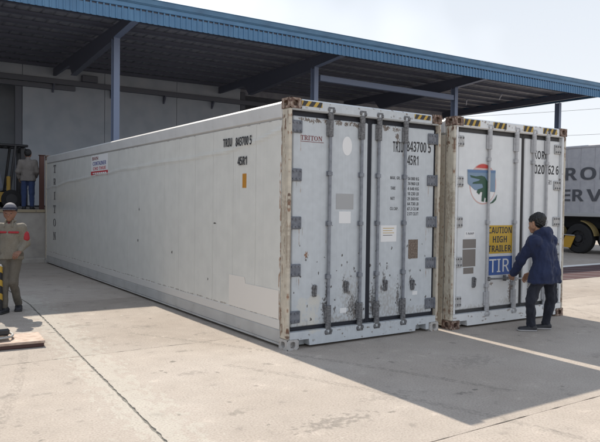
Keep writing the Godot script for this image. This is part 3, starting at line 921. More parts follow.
func container_doors(c: Node3D, s: Dictionary) -> Array:
	var doors := []
	var gm := guide_mesh()
	for di in 2:
		var d: Dictionary = s.doors[di]
		var m := MB.new()
		m.uvf = func(p): return Vector2(p.x / CW, 1.0 - p.y / CH)
		m.span(Vector3(d.x0, 0.25, -0.15), Vector3(d.x1, 2.70, -0.06), 0.012)
		var door := put("door", m.mesh(), s.face, c)
		door.set_meta("label", d.label)
		doors.append(door)
		for g in [[Vector3(d.x0 - s.gk, 0.205, -0.14), Vector3(d.x0 - 0.001, 2.755, -0.075)], [Vector3(d.x1 + 0.001, 0.205, -0.14), Vector3(d.x1 + s.gk, 2.755, -0.075)], [Vector3(d.x0 + 0.001, 2.701, -0.14), Vector3(d.x1 - 0.001, 2.755, -0.076)], [Vector3(d.x0 + 0.001, 0.205, -0.14), Vector3(d.x1 - 0.001, 0.249, -0.076)]]:
			box_part("gasket", g[0], g[1], s.gasket, door, 0.004)
		var hm := hinge_mesh(1.0 if di == 0 else -1.0, s.style)
		for y in [2.575, 2.02, 1.465, 0.915, 0.37]:
			put("hinge", hm, s.hinge, door, Vector3(d.hinge_x, y, -0.06))
			if s.style == 1:
				var bt := MB.new()
				for k in 3:
					for q in [-1, 1]:
						var bx := (1.0 if di == 0 else -1.0) * (0.075 + 0.05 * k)
						bt.cyl(Vector3(bx, q * 0.042, 0.02), Vector3(bx, q * 0.042, 0.03), 0.015, 0.012, 8)
				put("hinge_bolts", bt.mesh(), mats.cam_steel, door, Vector3(d.hinge_x, y, -0.06)).set_meta("kind", "stuff")
		for r in d.rods:
			var rod := MB.new()
			rod.cyl(Vector3(0, 0.30, 0), Vector3(0, 2.62, 0), 0.019, -1.0, 12)
			put("lock_rod", rod.mesh(), s.rod, door, Vector3(r, 0, -0.03))
			for y in s.guides:
				put("rod_guide", gm, s.rod, door, Vector3(r, y, -0.06))
			put("lock_cam", cam_mesh(1.0), s.cam, door, Vector3(r, 2.79, -0.058))
			put("lock_cam", cam_mesh(-1.0), s.cam, door, Vector3(r, 0.175, -0.058))
	return doors

func triton_container():
	var c := base("reefer_container", Vector3.ZERO, "scuffed pale grey refrigerated container with rust streaked doors, beside the white one", "container", "refrigerated containers")
	var dark := lin(0.035, 0.030, 0.028)
	var brown := lin(0.10, 0.075, 0.06)
	var grime := lin(0.24, 0.215, 0.19)
	var rust := lin(0.20, 0.085, 0.04)
	var pale := lin(0.56, 0.545, 0.50)
	var stains := []
	# chipped strip under the top gasket
	var g := RandomNumberGenerator.new()
	g.seed = 88
	for k in 34:
		stains.append([g.randf_range(0.14, 1.1), 2.685 - absf(g.randfn(0.0, 0.022)), g.randf_range(0.008, 0.045), g.randf_range(0.008, 0.03), brown.lerp(grime, g.randf() * 0.6), 5.0, 0.8])
	for k in 14:
		stains.append([g.randf_range(1.38, 1.72), 2.685 - absf(g.randfn(0.0, 0.03)), g.randf_range(0.008, 0.04), g.randf_range(0.01, 0.035), brown.lerp(grime, g.randf() * 0.6), 5.0, 0.8])
	stains.append([1.69, 2.55, 0.03, 0.06, brown, 2.5, 0.8])
	# dark scuffs low on the doors
	for t in [[0.40, 0.66, 0.035, 0.10], [0.60, 0.62, 0.03, 0.22], [0.56, 0.45, 0.05, 0.14], [0.86, 0.70, 0.035, 0.13], [0.93, 0.60, 0.04, 0.03], [0.72, 0.42, 0.025, 0.05], [1.00, 0.42, 0.10, 0.17], [1.06, 0.34, 0.08, 0.10], [1.10, 0.62, 0.03, 0.20], [1.31, 0.45, 0.05, 0.26], [1.38, 0.60, 0.03, 0.2], [1.50, 0.72, 0.035, 0.14], [1.55, 0.88, 0.02, 0.05], [1.47, 0.62, 0.03, 0.06], [1.74, 0.50, 0.03, 0.25], [1.80, 0.35, 0.05, 0.12], [1.97, 0.68, 0.04, 0.10], [1.95, 0.82, 0.02, 0.04], [2.03, 0.60, 0.02, 0.03], [0.82, 0.95, 0.015, 0.02], [0.90, 0.98, 0.012, 0.03], [0.96, 0.80, 0.015, 0.02], [1.02, 0.86, 0.02, 0.02], [0.30, 1.06, 0.02, 0.02], [0.45, 1.0, 0.008, 0.01], [0.62, 1.9, 0.008, 0.01], [0.66, 1.43, 0.012, 0.015], [0.20, 1.2, 0.012, 0.016], [1.43, 0.93, 0.02, 0.04]]:
		stains.append([t[0], t[1], t[2] * 0.85, t[3] * 0.8, dark, 4.0, 0.62, 1.5])
	stains.append([0.29, 1.09, 0.025, 0.03, rust, 4.0, 0.85])
	for t in [[1.0, 0.3, 0.22, 0.09], [0.7, 0.28, 0.2, 0.05], [1.55, 0.42, 0.2, 0.2], [0.3, 0.28, 0.2, 0.04], [1.9, 0.3, 0.25, 0.05], [0.95, 0.55, 0.12, 0.2], [2.2, 0.3, 0.1, 0.05]]:
		stains.append([t[0], t[1], t[2] * 1.3, t[3] * 1.4, grime, 2.6, 0.42, 0.8])
	for a in 5:
		for b in 6:
			stains.append([0.22 + a * 0.06, 0.22 + b * 0.065, 0.045, 0.05, pale, 0.5, 0.6, 3.0])
	for k in 22:
		stains.append([g.randf_range(0.06, 2.38), g.randf_range(0.04, 0.2), g.randf_range(0.004, 0.03), g.randf_range(0.004, 0.012), brown, 6.0, g.randf_range(0.3, 0.7)])
		stains.append([g.randf_range(0.1, 2.3), g.randf_range(2.78, 2.89), g.randf_range(0.004, 0.02), g.randf_range(0.004, 0.016), brown, 6.0, g.randf_range(0.3, 0.7)])
	for k in 40:
		stains.append([0.1 + fmod(k * 0.617, 2.2), 0.3 + fmod(k * 0.23, 0.9), 0.006 + 0.006 * absf(sin(k * 1.3)), 0.008 + 0.01 * absf(sin(k * 2.9)), dark, 5.0, 0.8])
	for y in [2.49, 1.935, 1.38, 0.83]:
		for x in [0.2, 2.25]:
			stains.append([x + g.randf_range(-0.02, 0.02), y - 0.06, 0.007, g.randf_range(0.05, 0.12), rust, 1.5, 0.45, 1.2])
			stains.append([x + g.randf_range(-0.06, 0.06), y - 0.03, 0.005, g.randf_range(0.03, 0.08), grime, 1.5, 0.5, 1.2])
	for x in [0.60, 1.085, 1.36, 1.81]:
		for y in [2.03, 1.43, 0.79, 2.44]:
			stains.append([x + g.randf_range(-0.03, 0.03), y - 0.08, 0.006, g.randf_range(0.05, 0.14), grime.lerp(rust, g.randf()), 1.5, 0.5, 1.2])
	var face := sheet_mat("door_paint", paint_sheet(CW, CH, 900, 1070, lin(0.475, 0.505, 0.53), 101, 0.03, stains, 0.6), 0.5)
	# side: faint streaks, rust by the front post, scuffs along the bottom
	var ss := []
	for k in 46:
		ss.append([0.3 + k * 0.26, 0.333 + 0.006 * sin(k * 1.7), 0.12, 0.01, grime, 1.2, 0.7, 2.0])
	for k in 24:
		ss.append([0.2 + fmod(k * 2.39, 11.7), 2.658, 0.04, 0.006, brown, 1.5, 0.5])
	for t in [[4.9, 1.55, 0.012, 0.03], [5.05, 1.52, 0.006, 0.008], [3.4, 0.9, 0.01, 0.014], [2.1, 0.6, 0.01, 0.02], [7.1, 2.45, 0.01, 0.03], [1.9, 1.4, 0.02, 0.006]]:
		ss.append([t[0], t[1], t[2] * 1.4, t[3] * 1.4, dark, 2.0, 0.9])
	for k in 12:
		ss.append([0.19 + 0.015 * sin(k), 0.4 + k * 0.19, 0.012, 0.1, rust, 1.6, 0.5])
	var side := sheet_mat("side_paint", paint_sheet(CL, CH, 1800, 428, lin(0.60, 0.60, 0.57), 111, 0.022, ss, 0.5), 0.24)
	var s := {"seed": 5, "crease": 1.0, "style": 0, "post": mats.rusty_cream, "rail": mats.worn_grey, "core": mats.worn_grey, "face": face, "side": side, "gasket": mats.rubber, "gk": 0.036, "hinge": mats.hinge_steel, "rod": mats.rod_steel, "cam": mats.cam_steel,
		"rusty_fittings": [Vector3i(0, 1, 0), Vector3i(1, 1, 0), Vector3i(0, 1, 1)], "guides": [2.05, 1.455, 0.82],
		"doors": [{"x0": 0.085, "x1": 1.205, "hinge_x": 0.006, "rods": [0.60, 1.085], "label": "left door with dark scuffs low down"}, {"x0": 1.275, "x1": 2.362, "hinge_x": CW - 0.006, "rods": [1.36, 1.81], "label": "right door carrying the container number"}]}
	container_shell(c, s)
	var doors := container_doors(c, s)
	var R := Vector3.RIGHT; var U := Vector3.UP
	var dz := -0.0595
	# print and stickers on the doors
	letters("lettering", "TRITON", mats.red_ink, doors[0], Vector3(0.345, 2.455, dz), R, U, 0.31, 0.055, true)
	put("underline", quad_mesh(0.19, 0.52, 2.408, 2.414, -0.0585), mats.red_ink, doors[0])
	var ov := MB.new()
	var op := PackedVector2Array()
	for k in 28:
		op.append(Vector2(0.875 + 0.074 * cos(TAU * k / 28), 2.395 + 0.115 * sin(TAU * k / 28)))
	ov.prism(op, Transform3D(Basis(), Vector3(0, 0, -0.0582)), 0.0015)
	put("oval_patch", ov.mesh(), mats.label_white, doors[0])
	put("grey_label", quad_mesh(0.715, 0.985, 1.625, 1.815, -0.0585), mats.label_grey, doors[0])
	put("paper_label", quad_mesh(0.765, 0.945, 1.455, 1.60, -0.0585), mats.label_white, doors[0])
	put("paper_label", quad_mesh(0.80, 0.90, 0.36, 0.42, -0.0585), mats.label_white, doors[0])
	letters("container_number", "TRIU", mats.ink, doors[1], Vector3(1.705, 2.435, dz), R, U, 0.18, 0.135)
	letters("container_number", "843700 5", mats.ink, doors[1], Vector3(2.075, 2.455, dz), R, U, 0.44, 0.135)
	letters("type_code", "45R1", mats.ink, doors[1], Vector3(1.97, 2.275, dz), R, U, 0.20, 0.125)
	var rows := ["34 000 KG", "74 960 LB", "4 640 KG", "10 230 LB", "29 360 KG", "64 730 LB", "67.3 CU.M", "2 377 CU.FT"]
	for k in 8:
		letters("weight_figures", rows[k], mats.ink, doors[1], Vector3(1.985, 2.035 - k * 0.066, dz), R, U, 0.20, 0.042)
	for k in 4:
		letters("weight_caption", ["MAX. GR.", "TARE", "NET", "CU.CAP."][k], mats.ink, doors[1], Vector3(1.60 + [0.065, 0.03, 0.025, 0.055][k], 2.035 - k * 0.132, dz), R, U, [0.17, 0.08, 0.07, 0.14][k], 0.04)
	var card := put("paper_card", quad_mesh(1.435, 1.70, 1.215, 1.425, -0.0585), mats.label_white, doors[1])
	for k in 4:
		put("print_line", quad_mesh(1.47, 1.66 - 0.03 * (k % 2), 1.385 - k * 0.03, 1.392 - k * 0.03, -0.0575), mats.hazard_yellow if k < 3 else mats.faded_ink, card)
	put("brown_plate", quad_mesh(1.915, 2.085, 0.985, 1.235, -0.0575), mats.label_brown, doors[1])
	put("paper_label", quad_mesh(2.0, 2.09, 0.50, 0.55, -0.0585), mats.label_white, doors[1])
	hazard(c, 0.17, 0.46, 2.842, 0.06, -0.0095, mats.hazard_yellow)
	hazard(c, 1.94, 2.23, 2.842, 0.06, -0.0095, mats.hazard_yellow)
	# latch stubs
	var hm := MB.new()
	hm.span(Vector3(-0.028, -0.07, 0.0), Vector3(0.028, 0.07, 0.025), 0.008)
	hm.cyl(Vector3(0, -0.05, 0.03), Vector3(0.01, 0.06, 0.035), 0.014, 0.01, 8)
	for p in [[0, 0.41, 0.66], [0, 0.885, 0.68], [1, 1.52, 0.66], [1, 1.99, 0.64]]:
		put("latch", hm.mesh(), mats.cam_steel, doors[p[0]], Vector3(p[1], p[2], -0.06))
	# side print
	var back := Vector3(0, 0, 1)   # right-hand direction when looking at the left side
	for k in 6:
		letters("lettering", "TRITON"[k], mats.faded_ink, c, Vector3(0.006, 2.50 - k * 0.345, -11.12), back, U, 0.15 if "TRITON"[k] == "I" else 0.26, 0.20, true)
	letters("container_number", "TRIU", mats.ink, c, Vector3(-0.0026, 2.485, -1.52), back, U, 0.25, 0.11)
	letters("container_number", "843700 5", mats.ink, c, Vector3(-0.0026, 2.475, -1.08), back, U, 0.42, 0.115)
	letters("type_code", "45R1", mats.ink, c, Vector3(-0.0026, 2.225, -1.11), back, U, 0.24, 0.11)
	box_part("orange_label", Vector3(0.006, 1.88, -1.11), Vector3(0.009, 2.06, -1.01), mats.label_orange, c, 0.0)
	var rp := MB.new()
	rp.prism(PackedVector2Array([Vector2(-1.45, 0.74), Vector2(-1.03, 0.745), Vector2(-1.0, 0.665), Vector2(-0.2, 0.67), Vector2(-0.2, 0.335), Vector2(-1.45, 0.335)]), Transform3D(Basis(Vector3(0, 0, 1), Vector3.UP, Vector3(-1, 0, 0)), Vector3(0.0055, 0, 0)), 0.002)
	put("repair_patch", rp.mesh(), mats.patch_paint, c)
	box_part("kick_strip", Vector3(0.004, 0.217, -CL + 0.18), Vector3(0.012, 0.325, -0.18), mats.patch_strip, c, 0.003)
	box_part("vent_hole", Vector3(0.004, 0.98, -4.95), Vector3(0.009, 1.02, -4.93), mats.ink, c, 0.0)
	var po := box_part("side_poster", Vector3(0.004, 2.23, -7.84), Vector3(0.007, 2.65, -6.68), mats.label_white, c, 0.0)
	box_part("poster_band", Vector3(0.002, 2.225, -7.85), Vector3(0.0038, 2.315, -6.68), mats.label_red, po, 0.0)
	letters("poster_print", "BAN", mats.red_ink, po, Vector3(0.003, 2.585, -7.55), back, U, 0.42, 0.07)
	letters("poster_print", "CONTAINER", mats.blue_ink, po, Vector3(0.003, 2.475, -7.26), back, U, 0.92, 0.08)
	letters("poster_print", "CHO THUE", mats.label_red, po, Vector3(0.003, 2.37, -7.26), back, U, 0.88, 0.065)
	for k in 7:
		box_part("poster_print", Vector3(0.0005, 2.258, -7.72 + k * 0.14), Vector3(0.0018, 2.285, -7.62 + k * 0.14), mats.label_white, po, 0.0)

func white_container():
	var c := base("reefer_container", Vector3(2.585, 0, 0.0945), "white refrigerated container with yellow caution sign and crocodile emblem on its doors", "container", "refrigerated containers", -0.02186)
	var brown := lin(0.13, 0.09, 0.07)
	var grime := lin(0.36, 0.34, 0.31)
	var stains := []
	var g := RandomNumberGenerator.new()
	g.seed = 89
	for k in 30:
		stains.append([g.randf_range(0.06, 2.38), g.randf_range(0.04, 0.2), g.randf_range(0.004, 0.04), g.randf_range(0.004, 0.014), brown, 6.0, g.randf_range(0.3, 0.65)])
		stains.append([g.randf_range(0.1, 2.3), g.randf_range(2.78, 2.89), g.randf_range(0.004, 0.025), g.randf_range(0.004, 0.02), brown, 6.0, g.randf_range(0.3, 0.7)])
	for t in [[1.27, 0.45, 0.05, 0.16], [0.73, 0.33, 0.04, 0.06], [1.67, 0.4, 0.03, 0.1], [1.2, 0.75, 0.03, 0.03], [0.85, 0.58, 0.03, 0.02], [1.55, 0.9, 0.01, 0.02]]:
		stains.append([t[0], t[1], t[2], t[3], brown, 3.5, 0.6])
	for t in [[0.5, 0.27, 0.3, 0.03], [1.2, 0.3, 0.2, 0.05], [1.9, 0.3, 0.3, 0.05]]:
		stains.append([t[0], t[1], t[2] * 1.3, t[3] * 1.4, grime, 2.6, 0.5, 0.9])
	var face := sheet_mat("white_door_paint", paint_sheet(CW, CH, 700, 830, lin(0.63, 0.645, 0.655), 131, 0.02, stains, 0.4), 0.42)
	var s := {"seed": 9, "crease": 0.0, "style": 1, "post": mats.rusty_cream, "rail": mats.rusty_cream, "core": mats.worn_grey, "face": face, "side": mats.rusty_cream, "gasket": mats.pale_rubber, "gk": 0.03, "hinge": mats.pale_hinge, "rod": mats.pale_rod, "cam": mats.pale_rod,
		"rusty_fittings": [Vector3i(0, 1, 0), Vector3i(1, 1, 0), Vector3i(0, 0, 0), Vector3i(1, 0, 0)], "guides": [2.35, 1.46, 0.56],
		"doors": [{"x0": 0.14, "x1": 1.455, "hinge_x": 0.03, "rods": [0.725, 1.30], "label": "wide left door with emblem and signs"}, {"x0": 1.525, "x1": 2.35, "hinge_x": CW - 0.03, "rods": [1.69, 2.01], "label": "narrow right door carrying the number"}]}
	container_shell(c, s)
	for px in [0.048, CW - 0.088]:
		box_part("door_jamb", Vector3(px, 0.2, -0.012), Vector3(px + 0.04, 2.76, -0.12), face, c, 0.008)
	var doors := container_doors(c, s)
	var R := Vector3.RIGHT; var U := Vector3.UP
	var dz := -0.0595
	for h in [[0.18, 0.50], [0.77, 1.05], [1.42, 1.64], [1.87, 2.20]]:
		hazard(c, h[0], h[1], 2.832, 0.085, -0.0095, mats.hazard_yellow)
	letters("container_number", "KORU", mats.ink, doors[1], Vector3(1.90, 2.47, dz), R, U, 0.33, 0.125)
	letters("container_number", "020", mats.ink, doors[1], Vector3(1.865, 2.255, dz), R, U, 0.24, 0.14)
	letters("container_number", "62", mats.ink, doors[1], Vector3(2.145, 2.255, dz), R, U, 0.15, 0.14)
	letters("container_number", "6", mats.ink, doors[1], Vector3(2.295, 2.255, dz), R, U, 0.065, 0.135)
	letters("type_code", "45R1", mats.grey_ink, doors[1], Vector3(2.10, 2.065, dz), R, U, 0.12, 0.07)
	# signs
	var sg := put("caution_sign", quad_mesh(0.745, 1.28, 1.01, 1.415, -0.0575), mats.sign_yellow, doors[0])
	for k in 3:
		letters("lettering", ["CAUTION", "HIGH", "TRAILER"][k], mats.ink, doors[0], Vector3(1.012, 1.345 - k * 0.132, -0.0568), R, U, [0.50, 0.30, 0.49][k], 0.092)
	put("road_transit_plate", quad_mesh(0.745, 1.285, 0.70, 0.968, -0.0575), mats.sign_blue, doors[0])
	letters("lettering", "TIR", mats.label_white, doors[0], Vector3(1.01, 0.835, -0.0568), R, U, 0.43, 0.19, false, 500)
	put("paper_label", quad_mesh(0.28, 0.49, 1.245, 1.335, -0.0585), mats.label_white, doors[0])
	letters("label_print", "1 AAAP", mats.grey_ink, doors[0], Vector3(0.39, 1.305, -0.0578), R, U, 0.16, 0.03)
	for q in [[0.255, 0.515, 1.10, 1.225], [0.255, 0.51, 0.845, 1.085], [0.275, 0.475, 0.745, 0.83]]:
		put("label_plate", quad_mesh(q[0], q[1], q[2], q[3], -0.0575), mats.label_taupe, doors[0])
	# emblem: pale disc with red crown, blue panel, green crocodile
	var ec := Vector2(0.635, 2.0)
	var em := shape(doors[0], "emblem", ellipse(ec, 0.275, 0.29, 0, TAU), mats.emblem_pink, -0.0585)
	shape(em, "white_field", ellipse(ec + Vector2(0.0, -0.035), 0.25, 0.235, 0, TAU), mats.label_white, -0.0573)
	shape(em, "red_crown", ellipse(ec, 0.262, 0.278, 0.9, 2.2), mats.emblem_red, -0.0561)
	shape(em, "blue_panel", [ec + Vector2(-0.32, 0.19), ec + Vector2(0.25, 0.20), ec + Vector2(0.25, -0.11), ec + Vector2(-0.17, -0.09), ec + Vector2(-0.31, 0.0)], mats.emblem_blue, -0.0549)
	shape(em, "blue_border", [ec + Vector2(-0.32, 0.19), ec + Vector2(0.25, 0.20), ec + Vector2(0.25, 0.16), ec + Vector2(-0.30, 0.15)], mats.emblem_deep_blue, -0.0537)
	shape(em, "crocodile", [ec + Vector2(-0.27, 0.115), ec + Vector2(-0.15, 0.1), ec + Vector2(-0.04, 0.115), ec + Vector2(0.03, 0.1), ec + Vector2(0.09, 0.03), ec + Vector2(0.115, -0.06), ec + Vector2(0.13, -0.16), ec + Vector2(0.115, -0.255), ec + Vector2(0.05, -0.25), ec + Vector2(0.06, -0.2), ec + Vector2(0.03, -0.19), ec + Vector2(0.02, -0.25), ec + Vector2(-0.03, -0.245), ec + Vector2(-0.025, -0.17), ec + Vector2(-0.015, -0.12), ec + Vector2(-0.05, -0.11), ec + Vector2(-0.08, -0.15), ec + Vector2(-0.13, -0.12), ec + Vector2(-0.11, -0.08), ec + Vector2(-0.05, -0.065), ec + Vector2(0, -0.05), ec + Vector2(-0.02, 0), ec + Vector2(-0.08, 0), ec + Vector2(-0.22, -0.005), ec + Vector2(-0.2, 0.02), ec + Vector2(-0.1, 0.04), ec + Vector2(-0.06, 0.06), ec + Vector2(-0.14, 0.07), ec + Vector2(-0.25, 0.085)], mats.emblem_green, -0.0525)
	shape(em, "crocodile_tail", [ec + Vector2(0.13, -0.28), ec + Vector2(0.21, -0.265), ec + Vector2(0.27, -0.22), ec + Vector2(0.295, -0.14), ec + Vector2(0.25, -0.2), ec + Vector2(0.19, -0.245)], mats.emblem_green, -0.0525)
	# handles: one by the left rod, the others crossing to the middle
	put("lock_handle", handle_mesh(1.0, 0.42), mats.cam_steel, doors[0], Vector3(0.735, 0.66, -0.045))
	put("lock_handle", handle_mesh(1.0, 0.38), mats.pale_rod, doors[1], Vector3(1.31, 0.635, -0.045))
	var hm := MB.new()
	hm.span(Vector3(-0.03, -0.075, 0.0), Vector3(0.03, 0.075, 0.025), 0.01)
	hm.cyl(Vector3(0, -0.05, 0.03), Vector3(0.012, 0.06, 0.04), 0.016, 0.01, 8)
	put("latch", hm.mesh(), mats.cam_steel, doors[0], Vector3(0.475, 0.62, -0.06))

func ellipse(c: Vector2, rx: float, ry: float, a0: float, a1: float) -> Array:
	var r := []
	var full := a1 - a0 > 6.2
	for k in (32 if full else 17):
		var t := a0 + (a1 - a0) * k / (32.0 if full else 16.0)
		r.append(c + Vector2(rx * cos(t), ry * sin(t)))
	return r

func shape(parent: Node, called: String, pts: Array, m: Material, z: float) -> MeshInstance3D:
	var b := MB.new()
	b.prism(PackedVector2Array(pts), Transform3D(Basis(), Vector3(0, 0, z)), 0.001)
	return put(called, b.mesh(), m, parent)

# ------------------------------------------------------------------ trailer on the right
func semi_trailer():
	var t := base("semi_trailer", Vector3(17.7, 0, -6.0), "grey box semi trailer with large dark lettering, parked beyond the white container", "trailer")
	var z0 := 6.0; var z1 := -6.1
	var pm := MB.new()
	pm.span(Vector3(0, 1.50, 0.004), Vector3(0.06, 3.86, 0.546), 0.006)
	pm.span(Vector3(-0.012, 1.50, 0.535), Vector3(0.02, 3.86, 0.55), 0.003)
	var pmesh := pm.mesh()
	for k in 22:
		put("side_panel", pmesh, mats.trailer_grey, t, Vector3(0, 0, z1 + k * 0.55))
		put("side_panel", pmesh, mats.trailer_grey, t, Vector3(2.43, 0, z1 + k * 0.55))
	box_part("top_rail", Vector3(-0.015, 3.86, z1), Vector3(2.5, 3.96, z0), mats.trailer_grey, t, 0.02)
	box_part("bottom_rail", Vector3(-0.02, 1.36, z1), Vector3(2.5, 1.50, z0), mats.trailer_rail, t, 0.015)
	box_part("front_wall", Vector3(0.06, 1.5, z0 - 0.06), Vector3(2.43, 3.86, z0 - 0.01), mats.trailer_grey, t)
	box_part("rear_wall", Vector3(0.06, 1.5, z1 + 0.01), Vector3(2.43, 3.86, z1 + 0.06), mats.trailer_grey, t)
	for x in [0.62, 1.72]:
		box_part("chassis_beam", Vector3(x, 0.92, z1 + 0.1), Vector3(x + 0.14, 1.355, z0 - 0.2), mats.chassis, t, 0.01)
	var back := Vector3(0, 0, 1)
	var U := Vector3.UP
	# letters on the side that shows beyond the containers
	var zs := [-2.08, -1.40, -0.74]
	for k in 3:
		letters("lettering", "ROL"[k], mats.trailer_ink, t, Vector3(-0.016, 2.93, zs[k]), back, U, [0.50, 0.62, 0.42][k], 0.46)
	zs = [-2.28, -1.78, -1.14]
	for k in 3:
		letters("lettering", "ERV"[k], mats.trailer_ink, t, Vector3(-0.016, 2.14, zs[k]), back, U, [0.38, 0.46, 0.62][k], 0.43)
	# wheels with their curved guards
	var ty := MB.new(); var rm := MB.new(); var gd := MB.new()
	var prof := [[0.30, 0.0], [0.50, 0.0], [0.545, 0.04], [0.55, 0.26], [0.50, 0.30], [0.30, 0.30]]
	for k in 36:
		var a0 := TAU * k / 36; var a1 := TAU * (k + 1) / 36
		for j in prof.size() - 1:
			var p := []
			for e in [[a0, prof[j]], [a1, prof[j]], [a1, prof[j + 1]], [a0, prof[j + 1]]]:
				p.append(Vector3(e[1][1], e[1][0] * cos(e[0]), e[1][0] * sin(e[0])))
			ty.quad_out(p[0], p[1], p[2], p[3], Vector3(0.15, 0.4 * cos(a0), 0.4 * sin(a0)))
	rm.cyl(Vector3(0.09, 0, 0), Vector3(0.13, 0, 0), 0.30, -1.0, 24)
	rm.cyl(Vector3(0.0, 0, 0), Vector3(0.1, 0, 0), 0.13, 0.16, 16)
	for k in 8:
		rm.cyl(Vector3(0.06, 0.21 * cos(TAU * k / 8), 0.21 * sin(TAU * k / 8)), Vector3(0.1, 0.21 * cos(TAU * k / 8), 0.21 * sin(TAU * k / 8)), 0.02, -1.0, 6)
	for k in 14:
		var a0 := 0.15 + 1.25 * k / 14; var a1 := 0.15 + 1.25 * (k + 1) / 14
		var q := [Vector3(0, 0.645 * cos(a0), 0.645 * sin(a0)), Vector3(0, 0.645 * cos(a1), 0.645 * sin(a1)), Vector3(0, 0.675 * cos(a1), 0.675 * sin(a1)), Vector3(0, 0.675 * cos(a0), 0.675 * sin(a0))]
		gd.quad(q[0], q[1], q[2], q[3])
		var s := Vector3(0.32, 0, 0)
		gd.quad(q[3], q[2], q[2] + s, q[3] + s)
		gd.quad(q[0], q[1], q[1] + s, q[0] + s)
	for wz in [-3.05, -1.78, -0.45]:
		for sx in [0, 1]:
			var w := put("wheel", ty.mesh(), mats.tyre, t, Vector3(0.05 if sx == 0 else 2.43, 0.55, wz), Vector3(0, 0.0 if sx == 0 else PI, 0))
			put("rim", rm.mesh(), mats.rim_steel, w)
			if sx == 0:
				put("wheel_guard", gd.mesh(), mats.fender_yellow, t, Vector3(0.03, 0.55, wz))
		var ax := MB.new()
		ax.cyl(Vector3(0.3, 0.55, wz), Vector3(2.2, 0.55, wz), 0.08, -1.0, 10)
		put("axle", ax.mesh(), mats.chassis, t)
	for lx in [0.3, 2.0]:
		box_part("landing_leg", Vector3(lx, 0.0, 3.6), Vector3(lx + 0.14, 1.355, 3.75), mats.chassis, t, 0.01)
	box_part("underrun_skirt", Vector3(1.1, 0.45, -5.8), Vector3(1.2, 1.3, 3.0), mats.chassis, t, 0.01)
	# yellow flap hanging askew on a pale rod
	var fl := MB.new()
	fl.prism(PackedVector2Array([Vector2(0.05, 0.22), Vector2(0.44, 0.20), Vector2(0.25, -0.24), Vector2(-0.12, -0.22)]), Transform3D(Basis(Vector3(0, 0, 1), Vector3.UP, Vector3(-1, 0, 0)), Vector3(-0.05, 0.44, -2.28)), 0.03)
	put("mud_flap", fl.mesh(), mats.flap_yellow, t)
	var rd := MB.new()
	rd.cyl(Vector3(-0.07, 0.69, -2.75), Vector3(-0.07, 0.66, -1.85), 0.02, -1.0, 8)
	put("flap_rod", rd.mesh(), mats.pale_metal, t)

# a delivery truck backed against the dock, off to the left; it keeps the low sky off the far end of the containers
func box_truck():
	var t := base("box_truck", Vector3(-5.7, 0, -12.1), "white box truck backed against the dock left of the grey container", "truck")
	var bd := MB.new()
	bd.span(Vector3(-1.22, 1.1, 0.0), Vector3(1.22, 3.75, 6.6), 0.04)
	put("cargo_box", bd.mesh(), mats.trailer_grey, t)
	for x in [-0.55, 0.43]:
		box_part("chassis_beam", Vector3(x, 0.75, 0.2), Vector3(x + 0.12, 1.09, 8.2), mats.chassis, t, 0.01)
	var cb := MB.new()
	cb.prism(PackedVector2Array([Vector2(6.8, 0.55), Vector2(8.6, 0.55), Vector2(8.62, 1.35), Vector2(8.35, 2.45), Vector2(8.1, 2.6), Vector2(6.8, 2.6)]), Transform3D(Basis(Vector3(0, 0, 1), Vector3.UP, Vector3(-1, 0, 0)), Vector3(-1.1, 0, 0)), 2.2)
	var cab := put("cab", cb.mesh(), mats.rail_white, t)
	var ws := MB.new()
	ws.quad(Vector3(-0.98, 1.45, 8.615), Vector3(0.98, 1.45, 8.615), Vector3(0.92, 2.38, 8.385), Vector3(-0.92, 2.38, 8.385))
	put("windscreen", ws.mesh(), mats.dull_glass, cab)
	for x in [-1.104, 1.104]:
		box_part("side_window", Vector3(x - 0.004, 1.5, 7.25), Vector3(x + 0.004, 2.3, 8.2), mats.dull_glass, cab, 0.0)
		box_part("headlight", Vector3(x * 0.78 - 0.14, 0.8, 8.6), Vector3(x * 0.78 + 0.14, 0.98, 8.64), mats.pale_metal, cab, 0.02)
	box_part("bumper", Vector3(-1.12, 0.42, 8.55), Vector3(1.12, 0.68, 8.72), mats.black_paint, t, 0.03)
	for p in [Vector3(-1.1, 0.5, 1.6), Vector3(0.82, 0.5, 1.6), Vector3(-1.1, 0.5, 7.6), Vector3(0.82, 0.5, 7.6)]:
		var w := MB.new()
		w.cyl(p, p + Vector3(0.28, 0, 0), 0.5, -1.0, 28)
		var wh := put("wheel", w.mesh(), mats.tyre, t)
		var r := MB.new()
		r.cyl(p - Vector3(0.006, 0, 0), p + Vector3(0.286, 0, 0), 0.27, -1.0, 20)
		put("rim", r.mesh(), mats.rim_steel, wh)

